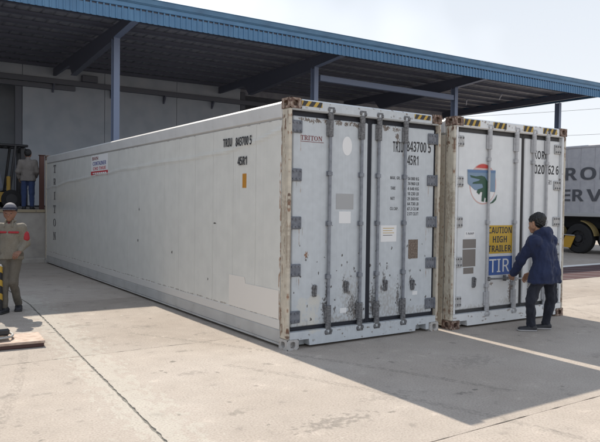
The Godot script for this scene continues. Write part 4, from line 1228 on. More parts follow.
# ------------------------------------------------------------------ small things
func small_things():
	# board on the floor and the cart at its edge
	var bd := base("plywood_board", Vector3(-2.62, 0, -1.90), "thick pinkish plywood board lying on the concrete", "board", "", -0.07)
	var m := MB.new()
	m.span(Vector3(-0.75, 0.045, -0.27), Vector3(0.36, 0.075, 0.27), 0.004)
	put("top_sheet", m.mesh(), mats.plywood, bd)
	for z in [-0.22, 0.22]:
		box_part("runner", Vector3(-0.74, 0.004, z - 0.045), Vector3(0.35, 0.044, z + 0.045), mats.board_edge, bd, 0.004)
	var ct := base("platform_cart", Vector3(-3.06, 0.077, -1.95), "black platform cart with pale rounded bumper standing on plywood board", "cart")
	var dk := MB.new()
	dk.span(Vector3(-0.30, 0.05, -0.2), Vector3(0.44, 0.13, 0.14), 0.02)
	put("deck", dk.mesh(), mats.black_paint, ct)
	var bp := MB.new()
	var ring := []
	for k in 25:
		var a := -PI / 2 + PI * k / 24
		ring.append(Vector3(0.36 + 0.13 * cos(a), 0.035, -0.02 + 0.2 * sin(a)))
	ring.push_front(Vector3(-0.32, 0.035, -0.22)); ring.append(Vector3(-0.32, 0.035, 0.18))
	bp.tube(ring, 0.015, 8)
	put("bumper", bp.mesh(), mats.pale_metal, ct)
	var bodyb := MB.new()
	bodyb.span(Vector3(-0.34, 0.13, -0.18), Vector3(0.10, 1.12, 0.12), 0.05)
	put("cabinet", bodyb.mesh(), mats.black_paint, ct)
	var hd := MB.new()
	hd.tube([Vector3(0.02, 1.1, 0.05), Vector3(0.14, 1.22, 0.05), Vector3(0.14, 1.3, -0.05), Vector3(0.02, 1.14, -0.14)], 0.02, 8)
	put("handle", hd.mesh(), mats.pale_metal, ct)
	for p in [Vector3(-0.24, 0.026, -0.12), Vector3(-0.24, 0.026, 0.1), Vector3(0.3, 0.026, -0.12), Vector3(0.3, 0.026, 0.08)]:
		var w := MB.new()
		w.cyl(p + Vector3(0, 0, -0.015), p + Vector3(0, 0, 0.015), 0.025, -1.0, 12)
		put("castor", w.mesh(), mats.tyre, ct)
	# striped bollard by the walking man
	var bo := base("striped_bollard", Vector3(-2.395, 0, -4.18), "short yellow and black striped bollard with white cap beside the walking person", "bollard")
	var post := MB.new()
	post.cyl(Vector3(0, 0.0, 0), Vector3(0, 0.70, 0), 0.07, -1.0, 20)
	put("post", post.mesh(), mats.black_paint, bo)
	for k in 3:
		var st := MB.new()
		for j in 20:
			var a0 := TAU * j / 20; var a1 := TAU * (j + 1) / 20
			var y0 := 0.18 + k * 0.2 + 0.05 * sin(a0); var y1 := 0.18 + k * 0.2 + 0.05 * sin(a1)
			var r := 0.0725
			st.quad_out(Vector3(r * cos(a0), y0, r * sin(a0)), Vector3(r * cos(a1), y1, r * sin(a1)), Vector3(r * cos(a1), y1 + 0.09, r * sin(a1)), Vector3(r * cos(a0), y0 + 0.09, r * sin(a0)), Vector3(0, y0, 0))
		put("stripe", st.mesh(), mats.hazard_yellow, bo)
	var cp := MB.new()
	cp.cyl(Vector3(0, 0.70, 0), Vector3(0, 0.735, 0), 0.072, 0.055, 20)
	put("cap", cp.mesh(), mats.label_white, bo)
	# brown post on the dock behind the container
	var gp := base("guard_post", Vector3(0.10, 1.43, -13.05), "rusty brown steel post on the dock behind the grey container", "post")
	var g := MB.new()
	g.span(Vector3(-0.06, 0, -0.06), Vector3(0.06, 1.52, -0.045), 0.003)
	g.span(Vector3(-0.06, 0, 0.045), Vector3(0.06, 1.52, 0.06), 0.003)
	g.span(Vector3(-0.006, 0, -0.045), Vector3(0.006, 1.52, 0.045), 0.0)
	put("post", g.mesh(), mats.brown_steel, gp)
	box_part("cap_plate", Vector3(-0.08, 1.52, -0.08), Vector3(0.08, 1.54, 0.08), mats.brown_steel, gp, 0.003)
	forklift()

func forklift():
	var f := base("forklift", Vector3(-1.0, 1.43, -14.7), "yellow and black forklift with roll cage parked on the dock", "forklift")
	var b := MB.new()
	b.prism(PackedVector2Array([Vector2(-0.9, 0.2), Vector2(0.52, 0.2), Vector2(0.52, 0.42), Vector2(0.30, 0.48), Vector2(-0.2, 0.50), Vector2(-0.3, 0.85), Vector2(-0.85, 0.9)]), Transform3D(Basis(), Vector3(0, 0, 0.5)), 1.0)
	put("body", b.mesh(), mats.forklift_yellow, f)
	var cg := MB.new()
	for z in [-0.46, 0.46]:
		cg.cyl(Vector3(-0.75, 0.85, z), Vector3(-0.6, 1.86, z), 0.04, -1.0, 8)
		cg.cyl(Vector3(0.45, 0.45, z), Vector3(0.62, 1.86, z), 0.04, -1.0, 8)
		cg.cyl(Vector3(-0.65, 1.86, z), Vector3(0.95, 1.86, z), 0.04, -1.0, 8)
	for k in 9:
		var x := -0.6 + k * 0.19
		cg.span(Vector3(x, 1.84, -0.46), Vector3(x + 0.05, 1.89, 0.46), 0.004)
	put("overhead_guard", cg.mesh(), mats.black_paint, f)
	var wn := MB.new()
	wn.prism(PackedVector2Array([Vector2(-0.1, 0.55), Vector2(0.28, 0.6), Vector2(0.1, 1.75), Vector2(-0.35, 1.75)]), Transform3D(Basis(), Vector3(0, 0, 0.44)), 0.02)
	put("side_screen", wn.mesh(), mats.dull_glass, f)
	var ms := MB.new()
	for z in [-0.3, 0.3]:
		ms.span(Vector3(0.78, 0.08, z - 0.06), Vector3(0.94, 1.80, z + 0.06), 0.01)
	for y in [0.3, 1.0, 1.7]:
		ms.span(Vector3(0.82, y, -0.25), Vector3(0.90, y + 0.1, 0.25), 0.01)
	put("mast", ms.mesh(), mats.black_paint, f)
	var fk := MB.new()
	for z in [-0.22, 0.22]:
		fk.span(Vector3(0.94, 0.06, z - 0.06), Vector3(1.9, 0.1, z + 0.06), 0.01)
		fk.span(Vector3(0.94, 0.06, z - 0.06), Vector3(0.99, 0.6, z + 0.06), 0.01)
	put("fork", fk.mesh(), mats.black_paint, f)
	var st := MB.new()
	st.span(Vector3(-0.55, 0.50, -0.25), Vector3(-0.1, 0.68, 0.25), 0.05)
	st.span(Vector3(-0.6, 0.6, -0.25), Vector3(-0.48, 1.15, 0.25), 0.05)
	put("seat", st.mesh(), mats.black_paint, f)
	var yl := MB.new()
	yl.span(Vector3(0.37, 0.42, 0.45), Vector3(0.47, 0.95, 0.55), 0.02)
	put("step_post", yl.mesh(), mats.forklift_yellow, f)
	for p in [Vector3(-0.62, 0.23, -0.52), Vector3(-0.62, 0.23, 0.42), Vector3(0.5, 0.28, -0.55), Vector3(0.5, 0.28, 0.42)]:
		var w := MB.new()
		w.cyl(p, p + Vector3(0, 0, 0.14), p.y, -1.0, 20)
		var wh := put("wheel", w.mesh(), mats.tyre, f)
		var r := MB.new()
		r.cyl(p + Vector3(0, 0, -0.005), p + Vector3(0, 0, 0.145), p.y * 0.55, -1.0, 16)
		put("rim", r.mesh(), mats.rim_steel, wh)

# ------------------------------------------------------------------ people
# prims: [a, b, ra, rb]; clips: [point, normal] keep the side the normal points away from
func blob(m: MB, prims: Array, cell: float, k: float, clips := [], folds := 0.0, fold_noise: FastNoiseLite = null):
	var lo := Vector3(1e9, 1e9, 1e9); var hi := -lo
	for p in prims:
		var r := maxf(p[2], p[3]) + cell * 3.0
		for e in [p[0], p[1]]:
			lo = lo.min(e - Vector3.ONE * r); hi = hi.max(e + Vector3.ONE * r)
	var nx := int((hi.x - lo.x) / cell) + 2
	var ny := int((hi.y - lo.y) / cell) + 2
	var nz := int((hi.z - lo.z) / cell) + 2
	var f := PackedFloat32Array()
	f.resize(nx * ny * nz)
	f.fill(1.0)
	for p in prims:
		var a: Vector3 = p[0]; var b: Vector3 = p[1]
		var ra: float = p[2]; var rb: float = p[3]
		var r := maxf(ra, rb) + k + cell * 2.0
		var l := (a.min(b) - Vector3.ONE * r - lo) / cell
		var h := (a.max(b) + Vector3.ONE * r - lo) / cell
		var ab := b - a
		var den := maxf(ab.length_squared(), 1e-9)
		for z in range(maxi(0, int(l.z)), mini(nz, int(h.z) + 1)):
			for y in range(maxi(0, int(l.y)), mini(ny, int(h.y) + 1)):
				var row := (z * ny + y) * nx
				for x in range(maxi(0, int(l.x)), mini(nx, int(h.x) + 1)):
					var q := lo + Vector3(x, y, z) * cell - a
					var t := clampf(q.dot(ab) / den, 0.0, 1.0)
					var d := (q - ab * t).length() - lerpf(ra, rb, t)
					var e := f[row + x]
					var hh := maxf(k - absf(d - e), 0.0) / k
					f[row + x] = minf(d, e) - hh * hh * k * 0.25
	if clips.size():
		for z in nz:
			for y in ny:
				for x in nx:
					var i := (z * ny + y) * nx + x
					if f[i] < cell * 3.0:
						var q := lo + Vector3(x, y, z) * cell
						for c in clips:
							f[i] = maxf(f[i], (q - c[0]).dot(c[1]))
	var sx := 1; var sy := nx; var sz := nx * ny
	var ids := {}
	var vs := PackedVector3Array(); var ns := PackedVector3Array()
	var cor := [0, sx, sy, sx + sy, sz, sx + sz, sy + sz, sx + sy + sz]
	var off := [Vector3(0, 0, 0), Vector3(1, 0, 0), Vector3(0, 1, 0), Vector3(1, 1, 0), Vector3(0, 0, 1), Vector3(1, 0, 1), Vector3(0, 1, 1), Vector3(1, 1, 1)]
	var edges := [[0, 1], [2, 3], [4, 5], [6, 7], [0, 2], [1, 3], [4, 6], [5, 7], [0, 4], [1, 5], [2, 6], [3, 7]]
	for z in nz - 1:
		for y in ny - 1:
			var row := (z * ny + y) * nx
			for x in nx - 1:
				var i := row + x
				var f0 := f[i]
				if f0 > cell * 2.5 or f0 < -cell * 2.5:
					continue
				var neg := 0
				for c in cor:
					if f[i + c] < 0.0:
						neg += 1
				if neg == 0 or neg == 8:
					continue
				var s := Vector3.ZERO
				var cnt := 0
				for e in edges:
					var va := f[i + cor[e[0]]]; var vb := f[i + cor[e[1]]]
					if (va < 0.0) != (vb < 0.0):
						s += (off[e[0]] as Vector3).lerp(off[e[1]], va / (va - vb))
						cnt += 1
				s /= cnt
				var g := Vector3(f[i + 1] + f[i + 1 + sy] + f[i + 1 + sz] + f[i + 1 + sy + sz] - f[i] - f[i + sy] - f[i + sz] - f[i + sy + sz],
					f[i + sy] + f[i + sy + 1] + f[i + sy + sz] + f[i + sy + sz + 1] - f[i] - f[i + 1] - f[i + sz] - f[i + sz + 1],
					f[i + sz] + f[i + sz + 1] + f[i + sz + sy] + f[i + sz + sy + 1] - f[i] - f[i + 1] - f[i + sy] - f[i + sy + 1]).normalized()
				var p := lo + (Vector3(x, y, z) + s) * cell
				if folds > 0.0:
					p += g * folds * fold_noise.get_noise_3d(p.x, p.y * 0.55, p.z)
				ids[i] = vs.size()
				vs.append(p); ns.append(g)
	# quads round each crossed edge
	var tris := PackedInt32Array()
	for i in ids:
		for ax in 3:
			var st: int = [sx, sy, sz][ax]
			var s1: int = [sy, sz, sx][ax]
			var s2: int = [sz, sx, sy][ax]
			if (f[i] < 0.0) == (f[i + st] < 0.0):
				continue
			if not (ids.has(i - s1) and ids.has(i - s2) and ids.has(i - s1 - s2)):
				continue
			var q := [ids[i], ids[i - s1], ids[i - s1 - s2], ids[i - s2]]
			tris.append_array([q[0], q[1], q[2], q[0], q[2], q[3]])
	if folds > 0.0:   # normals of the folded surface
		var acc := PackedVector3Array(); acc.resize(vs.size())
		for t in range(0, tris.size(), 3):
			var a := vs[tris[t]]; var b := vs[tris[t + 1]]; var c := vs[tris[t + 2]]
			var nn := (b - a).cross(c - a)
			if nn.dot(ns[tris[t]]) < 0.0:
				nn = -nn
			for j in 3:
				acc[tris[t + j]] += nn
		for j in acc.size():
			if acc[j].length_squared() > 1e-16:
				ns[j] = acc[j].normalized()
	for t in range(0, tris.size(), 3):
		var a := tris[t]; var b := tris[t + 1]; var c := tris[t + 2]
		if (vs[c] - vs[a]).cross(vs[b] - vs[a]).dot(ns[a] + ns[b] + ns[c]) < 0.0:
			var h := b; b = c; c = h
		m.pt(vs[a], ns[a]); m.pt(vs[b], ns[b]); m.pt(vs[c], ns[c])

# a hand from the wrist along dir; side = where the thumb leaves, palm = where the fingers curl to
func hand(m: MB, wrist: Vector3, dir: Vector3, side: Vector3, palm: Vector3, curl: float):
	var p := []
	var far := wrist + dir * 0.085
	for k in 4:
		var o := side * (0.028 - 0.019 * k)
		p.append([wrist + dir * 0.012 + o * 0.55, far + o, 0.015, 0.0115])
	blob(m, p, 0.004, 0.012)
	for k in 4:
		var o := side * (0.028 - 0.019 * k)
		var ln: float = [0.042, 0.047, 0.044, 0.034][k]
		var a := far + o
		var d1 := (dir * cos(curl * 0.8) + palm * sin(curl * 0.8)).normalized()
		var d2 := (dir * cos(curl * 1.9) + palm * sin(curl * 1.9)).normalized()
		var d3 := (dir * cos(curl * 2.7) + palm * sin(curl * 2.7)).normalized()
		blob(m, [[a - dir * 0.012, a + d1 * ln, 0.0105, 0.0095], [a + d1 * ln, a + d1 * ln + d2 * ln * 0.65, 0.0095, 0.009], [a + d1 * ln + d2 * ln * 0.65, a + d1 * ln + d2 * ln * 0.65 + d3 * ln * 0.45, 0.009, 0.008]], 0.004, 0.004)
	var t0 := wrist + dir * 0.03 + side * 0.026
	var t1 := t0 + (side * 0.7 + dir * 0.7 + palm * 0.4).normalized() * 0.04
	blob(m, [[t0, t1, 0.014, 0.0115], [t1, t1 + (dir * 0.7 + palm * 0.8 + side * 0.1).normalized() * 0.034, 0.011, 0.009]], 0.004, 0.006)

func cloth(called: String, c: Color, seed_: int, rough := 0.85) -> StandardMaterial3D:
	var m := tri_mat(called, ramp_tex(seed_, 128, 0.08, 3, [[0.0, (c * 0.82).linear_to_srgb()], [0.5, c.linear_to_srgb()], [1.0, (c * 1.15).linear_to_srgb()]]), 0.25, rough)
	m.rim_enabled = true
	m.rim = 0.15
	return m

func head_prims(h: Vector3, f: Vector3) -> Array:
	var U := Vector3.UP
	var r := f.cross(U).normalized()
	return [[h + U * 0.035 - f * 0.025, h + U * 0.03 + f * 0.012, 0.083, 0.080], [h - U * 0.02 + f * 0.035, h - U * 0.082 + f * 0.052, 0.062, 0.040],
		[h - U * 0.03 - r * 0.03 + f * 0.02, h - U * 0.03 + r * 0.03 + f * 0.02, 0.052, 0.052],
		[h + U * 0.012 + f * 0.085, h - U * 0.026 + f * 0.108, 0.010, 0.015], [h + U * 0.024 - r * 0.035 + f * 0.078, h + U * 0.024 + r * 0.035 + f * 0.078, 0.014, 0.014],
		[h - U * 0.052 - r * 0.018 + f * 0.086, h - U * 0.052 + r * 0.018 + f * 0.086, 0.010, 0.010],
		[h + U * 0.012 + r * 0.083 - f * 0.008, h - U * 0.022 + r * 0.078 - f * 0.004, 0.014, 0.010], [h + U * 0.012 - r * 0.083 - f * 0.008, h - U * 0.022 - r * 0.078 - f * 0.004, 0.014, 0.010]]

func person(j: Dictionary, s: Dictionary) -> Node3D:
	var p := base("person", j.at, s.label, "person")
	var U := Vector3.UP
	var hf: Vector3 = (j.look as Vector3).normalized()
	var tf: Vector3 = (j.face as Vector3).normalized()
	var tr := tf.cross(U).normalized()   # the person's right
	var o := -(j.at as Vector3)
	for k in j.keys():
		if j[k] is Vector3 and not k in ["look", "face", "at", "palm_l", "palm_r", "side_l", "side_r"]:
			j[k] = j[k] + o
	var skin := mat("skin_" + str(s.seed), s.skin, 0.55)
	skin.subsurf_scatter_enabled = true
	skin.subsurf_scatter_strength = 0.15
	# body
	var b := MB.new()
	var core := [[j.neck, j.head - U * 0.06 - hf * 0.01, 0.052, 0.05], [j.neck - U * 0.05, j.chest, 0.055, 0.065], [j.chest, j.pelvis, 0.065, 0.065],
		[j.sh_l, j.sh_r, 0.04, 0.04], [j.hip_l, j.hip_r, 0.06, 0.06]]
	for q in ["l", "r"]:
		core.append([j["sh_" + q], j["el_" + q], 0.038, 0.032]); core.append([j["el_" + q], j["wr_" + q], 0.032, 0.025])
		core.append([j["hip_" + q], j["kn_" + q], 0.06, 0.044]); core.append([j["kn_" + q], j["an_" + q], 0.044, 0.034])
	blob(b, core, 0.013, 0.03)
	blob(b, head_prims(j.head, hf), 0.0045, 0.022)
	for q in ["l", "r"]:
		hand(b, j["wr_" + q], (j["ha_" + q] - j["wr_" + q]).normalized(), (j["side_" + q] as Vector3).normalized(), (j["palm_" + q] as Vector3).normalized(), s.curl)
	put("body", b.mesh(), skin, p)
	# eyes, brows and mouth
	var r := hf.cross(U).normalized()
	var ey := MB.new()
	for q in [-1.0, 1.0]:
		blob(ey, [[j.head + U * 0.006 + r * q * 0.026 + hf * 0.088, j.head + U * 0.006 + r * q * 0.040 + hf * 0.083, 0.008, 0.007]], 0.0035, 0.003)
		blob(ey, [[j.head + U * 0.030 + r * q * 0.016 + hf * 0.093, j.head + U * 0.032 + r * q * 0.046 + hf * 0.084, 0.0055, 0.0045]], 0.0035, 0.003)
	put("eyes_and_brows", ey.mesh(), mats.black_paint, p)
	var mo := MB.new()
	blob(mo, [[j.head - U * 0.053 - r * 0.02 + hf * 0.091, j.head - U * 0.053 + r * 0.02 + hf * 0.091, 0.0065, 0.0065]], 0.0035, 0.003)
	put("lips", mo.mesh(), mat("lips", Color(0.22, 0.08, 0.065), 0.5), p)
	# clothing
	var fn := noise(s.seed, 9.0, 3)
	var g: float = s.get("bulk", 1.0)
	var wd: float = s.get("wide", 0.85)
	var hm_r := 0.128 if s.has("hood") else 0.112
	var J := MB.new()
	var up: Array = [[j.sh_l - U * 0.01, j.sh_r - U * 0.01, 0.070 * g, 0.070 * g], [j.chest + tr * 0.075 * wd + U * 0.03, j.waist + tr * 0.07 * wd, 0.112 * g, 0.105 * g], [j.chest - tr * 0.075 * wd + U * 0.03, j.waist - tr * 0.07 * wd, 0.112 * g, 0.105 * g],
		[j.waist + tr * 0.075 * wd, j.hem + tr * 0.09 * wd, 0.105 * g, hm_r * g], [j.waist - tr * 0.075 * wd, j.hem - tr * 0.09 * wd, 0.105 * g, hm_r * g], [j.hip_l, j.hip_l.lerp(j.kn_l, 0.4), hm_r * g, 0.12 * g], [j.hip_r, j.hip_r.lerp(j.kn_r, 0.4), hm_r * g, 0.12 * g], [j.neck - U * 0.045, j.neck + U * 0.012 - tf * 0.01, 0.085, 0.066 * g], [j.neck - U * 0.09, j.chest, 0.10, 0.12 * g], [j.chest, j.hem, 0.12 * g, 0.115 * g]]
	for q in ["l", "r"]:
		var w: Vector3 = j["wr_" + q]; var e: Vector3 = j["el_" + q]
		up.append([j["sh_" + q], e, 0.076 * g, 0.058 * g]); up.append([e, w.lerp(e, 0.13), 0.058 * g, 0.046 * g])
	if s.has("hood"):
		up.append_array([[j.neck - tf * 0.075 + U * 0.035 - tr * 0.06, j.neck - tf * 0.075 + U * 0.035 + tr * 0.06, 0.062, 0.062], [j.neck - tf * 0.10 - U * 0.04, j.neck - tf * 0.085 + U * 0.03, 0.075, 0.06], [j.neck + tr * 0.085 + U * 0.025, j.neck + tr * 0.055 + tf * 0.05, 0.045, 0.035], [j.neck - tr * 0.085 + U * 0.025, j.neck - tr * 0.055 + tf * 0.05, 0.045, 0.035]])
	var clips := [[j.hem + U * 0.0, Vector3(0, -1, 0)]]
	blob(J, up, 0.0125, 0.045, clips, s.folds, fn)
	var jacket := put(s.top_name, J.mesh(), s.top, p)
	var T := MB.new()
	var lg: float = s.get("leg", 1.0)
	var tp := [[j.hip_l + U * 0.04, j.hip_r + U * 0.04, 0.105, 0.105]]
	for q in ["l", "r"]:
		tp.append([j["hip_" + q], j["kn_" + q], 0.098 * lg, 0.074 * lg]); tp.append([j["kn_" + q], j["an_" + q] + U * 0.01, 0.074 * lg, 0.060 * lg])
	blob(T, tp, 0.0125, 0.03, [], s.folds, fn)
	put("trousers", T.mesh(), s.bottom, p)
	for q in ["l", "r"]:
		var sh := MB.new()
		var a: Vector3 = j["an_" + q]; var t: Vector3 = j["toe_" + q]
		var d := Vector3(t.x - a.x, 0, t.z - a.z).normalized()
		var gy: float = j["sole_" + q]
		var h := Vector3(a.x, gy, a.z)
		var w := d.cross(U) * 0.016
		blob(sh, [[h - d * 0.035 + U * 0.045, a + U * 0.005, 0.042, 0.04], [h - d * 0.035 + U * 0.04 - w, h + d * 0.145 + U * 0.03 - w * 1.2, 0.036, 0.026], [h - d * 0.035 + U * 0.04 + w, h + d * 0.145 + U * 0.03 + w * 1.2, 0.036, 0.026]], 0.008, 0.03, [[Vector3(0, gy + 0.012, 0), Vector3(0, -1, 0)]])
		var shoe := put("shoe", sh.mesh(), s.shoe, p)
		var so := MB.new()
		blob(so, [[h - d * 0.035 + U * 0.02 - w, h + d * 0.15 + U * 0.02 - w * 1.3, 0.040, 0.036], [h - d * 0.035 + U * 0.02 + w, h + d * 0.15 + U * 0.02 + w * 1.3, 0.040, 0.036]], 0.007, 0.03, [[Vector3(0, gy + 0.024, 0), Vector3(0, 1, 0)], [Vector3(0, gy + 0.001, 0), Vector3(0, -1, 0)]])
		put("sole", so.mesh(), s.sole, shoe)
	# hair
	var hr := MB.new()
	var hn := noise(s.seed + 7, 45.0, 2)
	blob(hr, [[j.head + U * 0.05 - hf * 0.035, j.head + U * 0.052 + hf * 0.018, 0.092, 0.083], [j.head - U * 0.0 - hf * 0.045, j.head + U * 0.03 - hf * 0.04, 0.076, 0.085]], 0.006, 0.03, [[j.head + U * s.get("hairline", 0.02), -(U * 0.62 - hf * 0.75).normalized()]], 0.012, hn)
	put("hair", hr.mesh(), mats.hair, p)
	return p

func people():
	mat("hair", Color(0.008, 0.008, 0.009), 0.55)
	mat("shoe_black", Color(0.015, 0.015, 0.02), 0.6)
	mat("sole_pale", Color(0.33, 0.32, 0.32), 0.7)
	mat("sole_dark", Color(0.03, 0.03, 0.03), 0.8)
	# the one in navy at the white container's handle
	var navy := cloth("navy_jacket", Color(0.008, 0.016, 0.055), 201)
	var dk := cloth("navy_trousers", Color(0.010, 0.012, 0.022), 202)
	var j := {"at": Vector3(3.62, 0, 0.70), "look": Vector3(-0.08, -0.34, -0.94), "face": Vector3(-0.20, 0, -0.98),
		"head": Vector3(3.60, 1.462, 0.66), "neck": Vector3(3.645, 1.315, 0.70), "chest": Vector3(3.675, 1.10, 0.735), "waist": Vector3(3.69, 0.92, 0.755), "hem": Vector3(3.69, 0.655, 0.755), "pelvis": Vector3(3.69, 0.82, 0.76),
		"sh_l": Vector3(3.475, 1.225, 0.73), "el_l": Vector3(3.455, 0.965, 0.535), "wr_l": Vector3(3.505, 0.735, 0.37), "ha_l": Vector3(3.555, 0.665, 0.30),
		"sh_r": Vector3(3.865, 1.215, 0.70), "el_r": Vector3(3.99, 0.96, 0.56), "wr_r": Vector3(3.93, 0.735, 0.35), "ha_r": Vector3(3.91, 0.675, 0.28),
		"side_l": Vector3(-0.3, 0.25, -0.46), "palm_l": Vector3(0.8, -0.1, -0.6), "side_r": Vector3(-0.7, 0.5, -0.3), "palm_r": Vector3(-0.1, -0.9, -0.2),
		"hip_l": Vector3(3.595, 0.80, 0.765), "hip_r": Vector3(3.78, 0.80, 0.755), "kn_l": Vector3(3.455, 0.43, 0.705), "kn_r": Vector3(3.845, 0.42, 0.745),
		"an_l": Vector3(3.50, 0.085, 0.685), "an_r": Vector3(3.80, 0.085, 0.70), "toe_l": Vector3(3.34, 0, 0.575), "toe_r": Vector3(3.67, 0, 0.60), "sole_l": 0.0, "sole_r": 0.0}
	person(j, {"seed": 21, "label": "person in navy hooded jacket reaching for the white container's door handle", "skin": Color(0.36, 0.20, 0.13), "top_name": "jacket", "top": navy, "bottom": dk, "shoe": mats.shoe_black, "sole": mats.sole_pale, "hood": true, "folds": 0.026, "curl": 0.75, "bulk": 1.12, "wide": 1.25, "leg": 0.92, "hairline": -0.035})
	# the one walking in grey overalls
	var grey := cloth("grey_work_jacket", Color(0.165, 0.148, 0.118), 203)
	var greyt := cloth("grey_work_trousers", Color(0.11, 0.098, 0.08), 204)
	var at := Vector3(-2.195, 0, -4.287)
	var R := Vector3(0.83, 0, 0.558)   # across the walker, towards their left
	var F := Vector3(-0.558, 0, 0.83)
	var U := Vector3.UP
	var w := {"at": at, "look": F * 0.97 + R * 0.22 - U * 0.12, "face": F,
		"head": at + U * 1.49 + F * 0.03, "neck": at + U * 1.345, "chest": at + U * 1.15, "waist": at + U * 0.98, "hem": at + U * 0.80, "pelvis": at + U * 0.86,
		"sh_l": at + R * 0.16 + U * 1.27, "el_l": at + R * 0.215 + U * 1.04 - F * 0.05, "wr_l": at + R * 0.19 + U * 0.92 + F * 0.12, "ha_l": at + R * 0.18 + U * 0.885 + F * 0.21,
		"sh_r": at - R * 0.16 + U * 1.27, "el_r": at - R * 0.225 + U * 1.02 - F * 0.06, "wr_r": at - R * 0.25 + U * 0.80 + F * 0.0, "ha_r": at - R * 0.245 + U * 0.71 + F * 0.02,
		"side_l": -R + U * 0.3, "palm_l": -U * 0.8 - R * 0.4, "side_r": F, "palm_r": R,
		"hip_l": at + R * 0.085 + U * 0.83, "hip_r": at - R * 0.085 + U * 0.83, "kn_l": at + R * 0.065 + U * 0.46 + F * 0.06, "kn_r": at - R * 0.06 + U * 0.46 + F * 0.09,
		"an_l": at + R * 0.045 + U * 0.095 - F * 0.17, "an_r": at - R * 0.045 + U * 0.085 + F * 0.10, "toe_l": at + R * 0.12 + F * 0.02, "toe_r": at - R * 0.06 + F * 0.3, "sole_l": 0.0, "sole_r": 0.0}
	var wp := person(w, {"seed": 33, "label": "person walking in grey work uniform with red chest stripes and a dark cap", "skin": Color(0.21, 0.105, 0.068), "top_name": "work_jacket", "top": grey, "bottom": greyt, "shoe": mats.shoe_black, "sole": mats.sole_dark, "folds": 0.014, "curl": 0.85, "bulk": 0.9, "wide": 0.75, "leg": 0.84})
	walker_trim(wp, w, F, R)
	# the one on the dock, seen from behind
	var shirt := cloth("pale_work_shirt", Color(0.17, 0.155, 0.145), 205)
	var jeans := cloth("blue_trousers", Color(0.025, 0.045, 0.12), 206)
	var a2 := Vector3(-0.22, 1.432, -13.3)
	var F2 := Vector3(0.25, 0, -0.97)
	var R2 := Vector3(-0.97, 0, -0.25)   # towards their left
	var d := {"at": a2, "look": F2 - R2 * 0.1 - U * 0.2, "face": F2,
		"head": a2 + U * 1.555 + F2 * 0.03, "neck": a2 + U * 1.41, "chest": a2 + U * 1.2, "waist": a2 + U * 1.02, "hem": a2 + U * 0.80, "pelvis": a2 + U * 0.88,
		"sh_l": a2 + R2 * 0.185 + U * 1.33, "el_l": a2 + R2 * 0.26 + U * 1.06 + F2 * 0.0, "wr_l": a2 + R2 * 0.24 + U * 0.86 + F2 * 0.12, "ha_l": a2 + R2 * 0.23 + U * 0.79 + F2 * 0.17,
		"sh_r": a2 - R2 * 0.185 + U * 1.33, "el_r": a2 - R2 * 0.25 + U * 1.06, "wr_r": a2 - R2 * 0.2 + U * 0.92 + F2 * 0.18, "ha_r": a2 - R2 * 0.19 + U * 0.88 + F2 * 0.26,
		"side_l": F2, "palm_l": -R2, "side_r": F2, "palm_r": R2,
		"hip_l": a2 + R2 * 0.09 + U * 0.86, "hip_r": a2 - R2 * 0.09 + U * 0.86, "kn_l": a2 + R2 * 0.1 + U * 0.46 + F2 * 0.03, "kn_r": a2 - R2 * 0.1 + U * 0.46 + F2 * 0.02,
		"an_l": a2 + R2 * 0.1 + U * 0.085, "an_r": a2 - R2 * 0.11 + U * 0.085, "toe_l": a2 + R2 * 0.13 + F2 * 0.2, "toe_r": a2 - R2 * 0.14 + F2 * 0.2, "sole_l": 0.0, "sole_r": 0.0}
	person(d, {"seed": 45, "label": "person in pale work shirt and blue trousers standing on the dock", "skin": Color(0.28, 0.15, 0.10), "top_name": "work_shirt", "top": shirt, "bottom": jeans, "shoe": mats.shoe_black, "sole": mats.sole_dark, "folds": 0.014, "curl": 0.5, "hairline": -0.03})

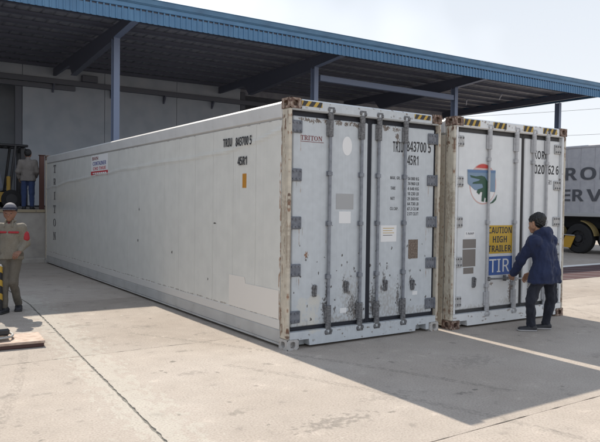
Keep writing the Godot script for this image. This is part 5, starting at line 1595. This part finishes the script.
func walker_trim(p: Node3D, j: Dictionary, F: Vector3, R: Vector3):
	# joints in j are already relative to the person
	var U := Vector3.UP
	var red := mat("uniform_red", Color(0.30, 0.02, 0.028), 0.8)
	var jacket := p.get_node("work_jacket")
	for s in [[-0.15, -0.025], [0.025, 0.15]]:
		var m := MB.new()
		blob(m, [[j.chest + R * s[0] + U * 0.055 + F * (0.112 - absf(s[0]) * 0.12), j.chest + R * s[1] + U * 0.055 + F * (0.112 - absf(s[1]) * 0.12), 0.017, 0.017]], 0.006, 0.004)
		put("chest_stripe", m.mesh(), red, jacket)
	var ar := MB.new()
	blob(ar, [[j.sh_l.lerp(j.el_l, 0.42) + R * 0.028, j.sh_l.lerp(j.el_l, 0.68) + R * 0.026 + F * 0.01, 0.052, 0.05]], 0.008, 0.004)
	put("arm_patch", ar.mesh(), red, jacket)
	var un := MB.new()
	blob(un, [[j.neck + F * 0.062 - U * 0.01, j.neck + F * 0.092 - U * 0.11, 0.026, 0.008]], 0.006, 0.004)
	put("undershirt", un.mesh(), mat("dark_red_shirt", Color(0.12, 0.02, 0.02), 0.85), p)
	var co := MB.new()
	for q in [-1.0, 1.0]:
		blob(co, [[j.neck + F * 0.05 + R * q * 0.05 + U * 0.025, j.neck + F * 0.09 + R * q * 0.06 - U * 0.055, 0.016, 0.011], [j.neck + R * q * 0.065 + U * 0.03 - F * 0.02, j.neck + F * 0.05 + R * q * 0.05 + U * 0.025, 0.016, 0.016]], 0.005, 0.01)
	put("collar", co.mesh(), mats.grey_work_jacket, jacket)
	# cap with a pale top and dark band
	var hf: Vector3 = (j.look as Vector3).normalized()
	var h: Vector3 = j.head
	var cp := MB.new()
	blob(cp, [[h + U * 0.062 - hf * 0.03, h + U * 0.062 + hf * 0.018, 0.092, 0.088]], 0.006, 0.02, [[h + U * 0.072, Vector3(0, -1, 0)]])
	var cap := put("cap", cp.mesh(), mat("cap_pale", Color(0.13, 0.13, 0.15), 0.8), p)
	var bn := MB.new()
	blob(bn, [[h + U * 0.055 - hf * 0.03, h + U * 0.055 + hf * 0.02, 0.098, 0.095]], 0.006, 0.02, [[h + U * 0.088, Vector3(0, 1, 0)], [h + U * 0.043, Vector3(0, -1, 0)]])
	put("cap_band", bn.mesh(), mat("cap_dark", Color(0.02, 0.022, 0.04), 0.8), cap)
	var vs := MB.new()
	var r := hf.cross(U).normalized()
	blob(vs, [[h + U * 0.05 + hf * 0.09 - r * 0.05, h + U * 0.048 + hf * 0.10, 0.05, 0.06], [h + U * 0.05 + hf * 0.09 + r * 0.05, h + U * 0.048 + hf * 0.10, 0.05, 0.06]], 0.005, 0.02, [[h + U * 0.056, Vector3(0, 1, 0)], [h + U * 0.046, Vector3(0, -1, 0)]])
	put("visor", vs.mesh(), mats.cap_dark, cap)
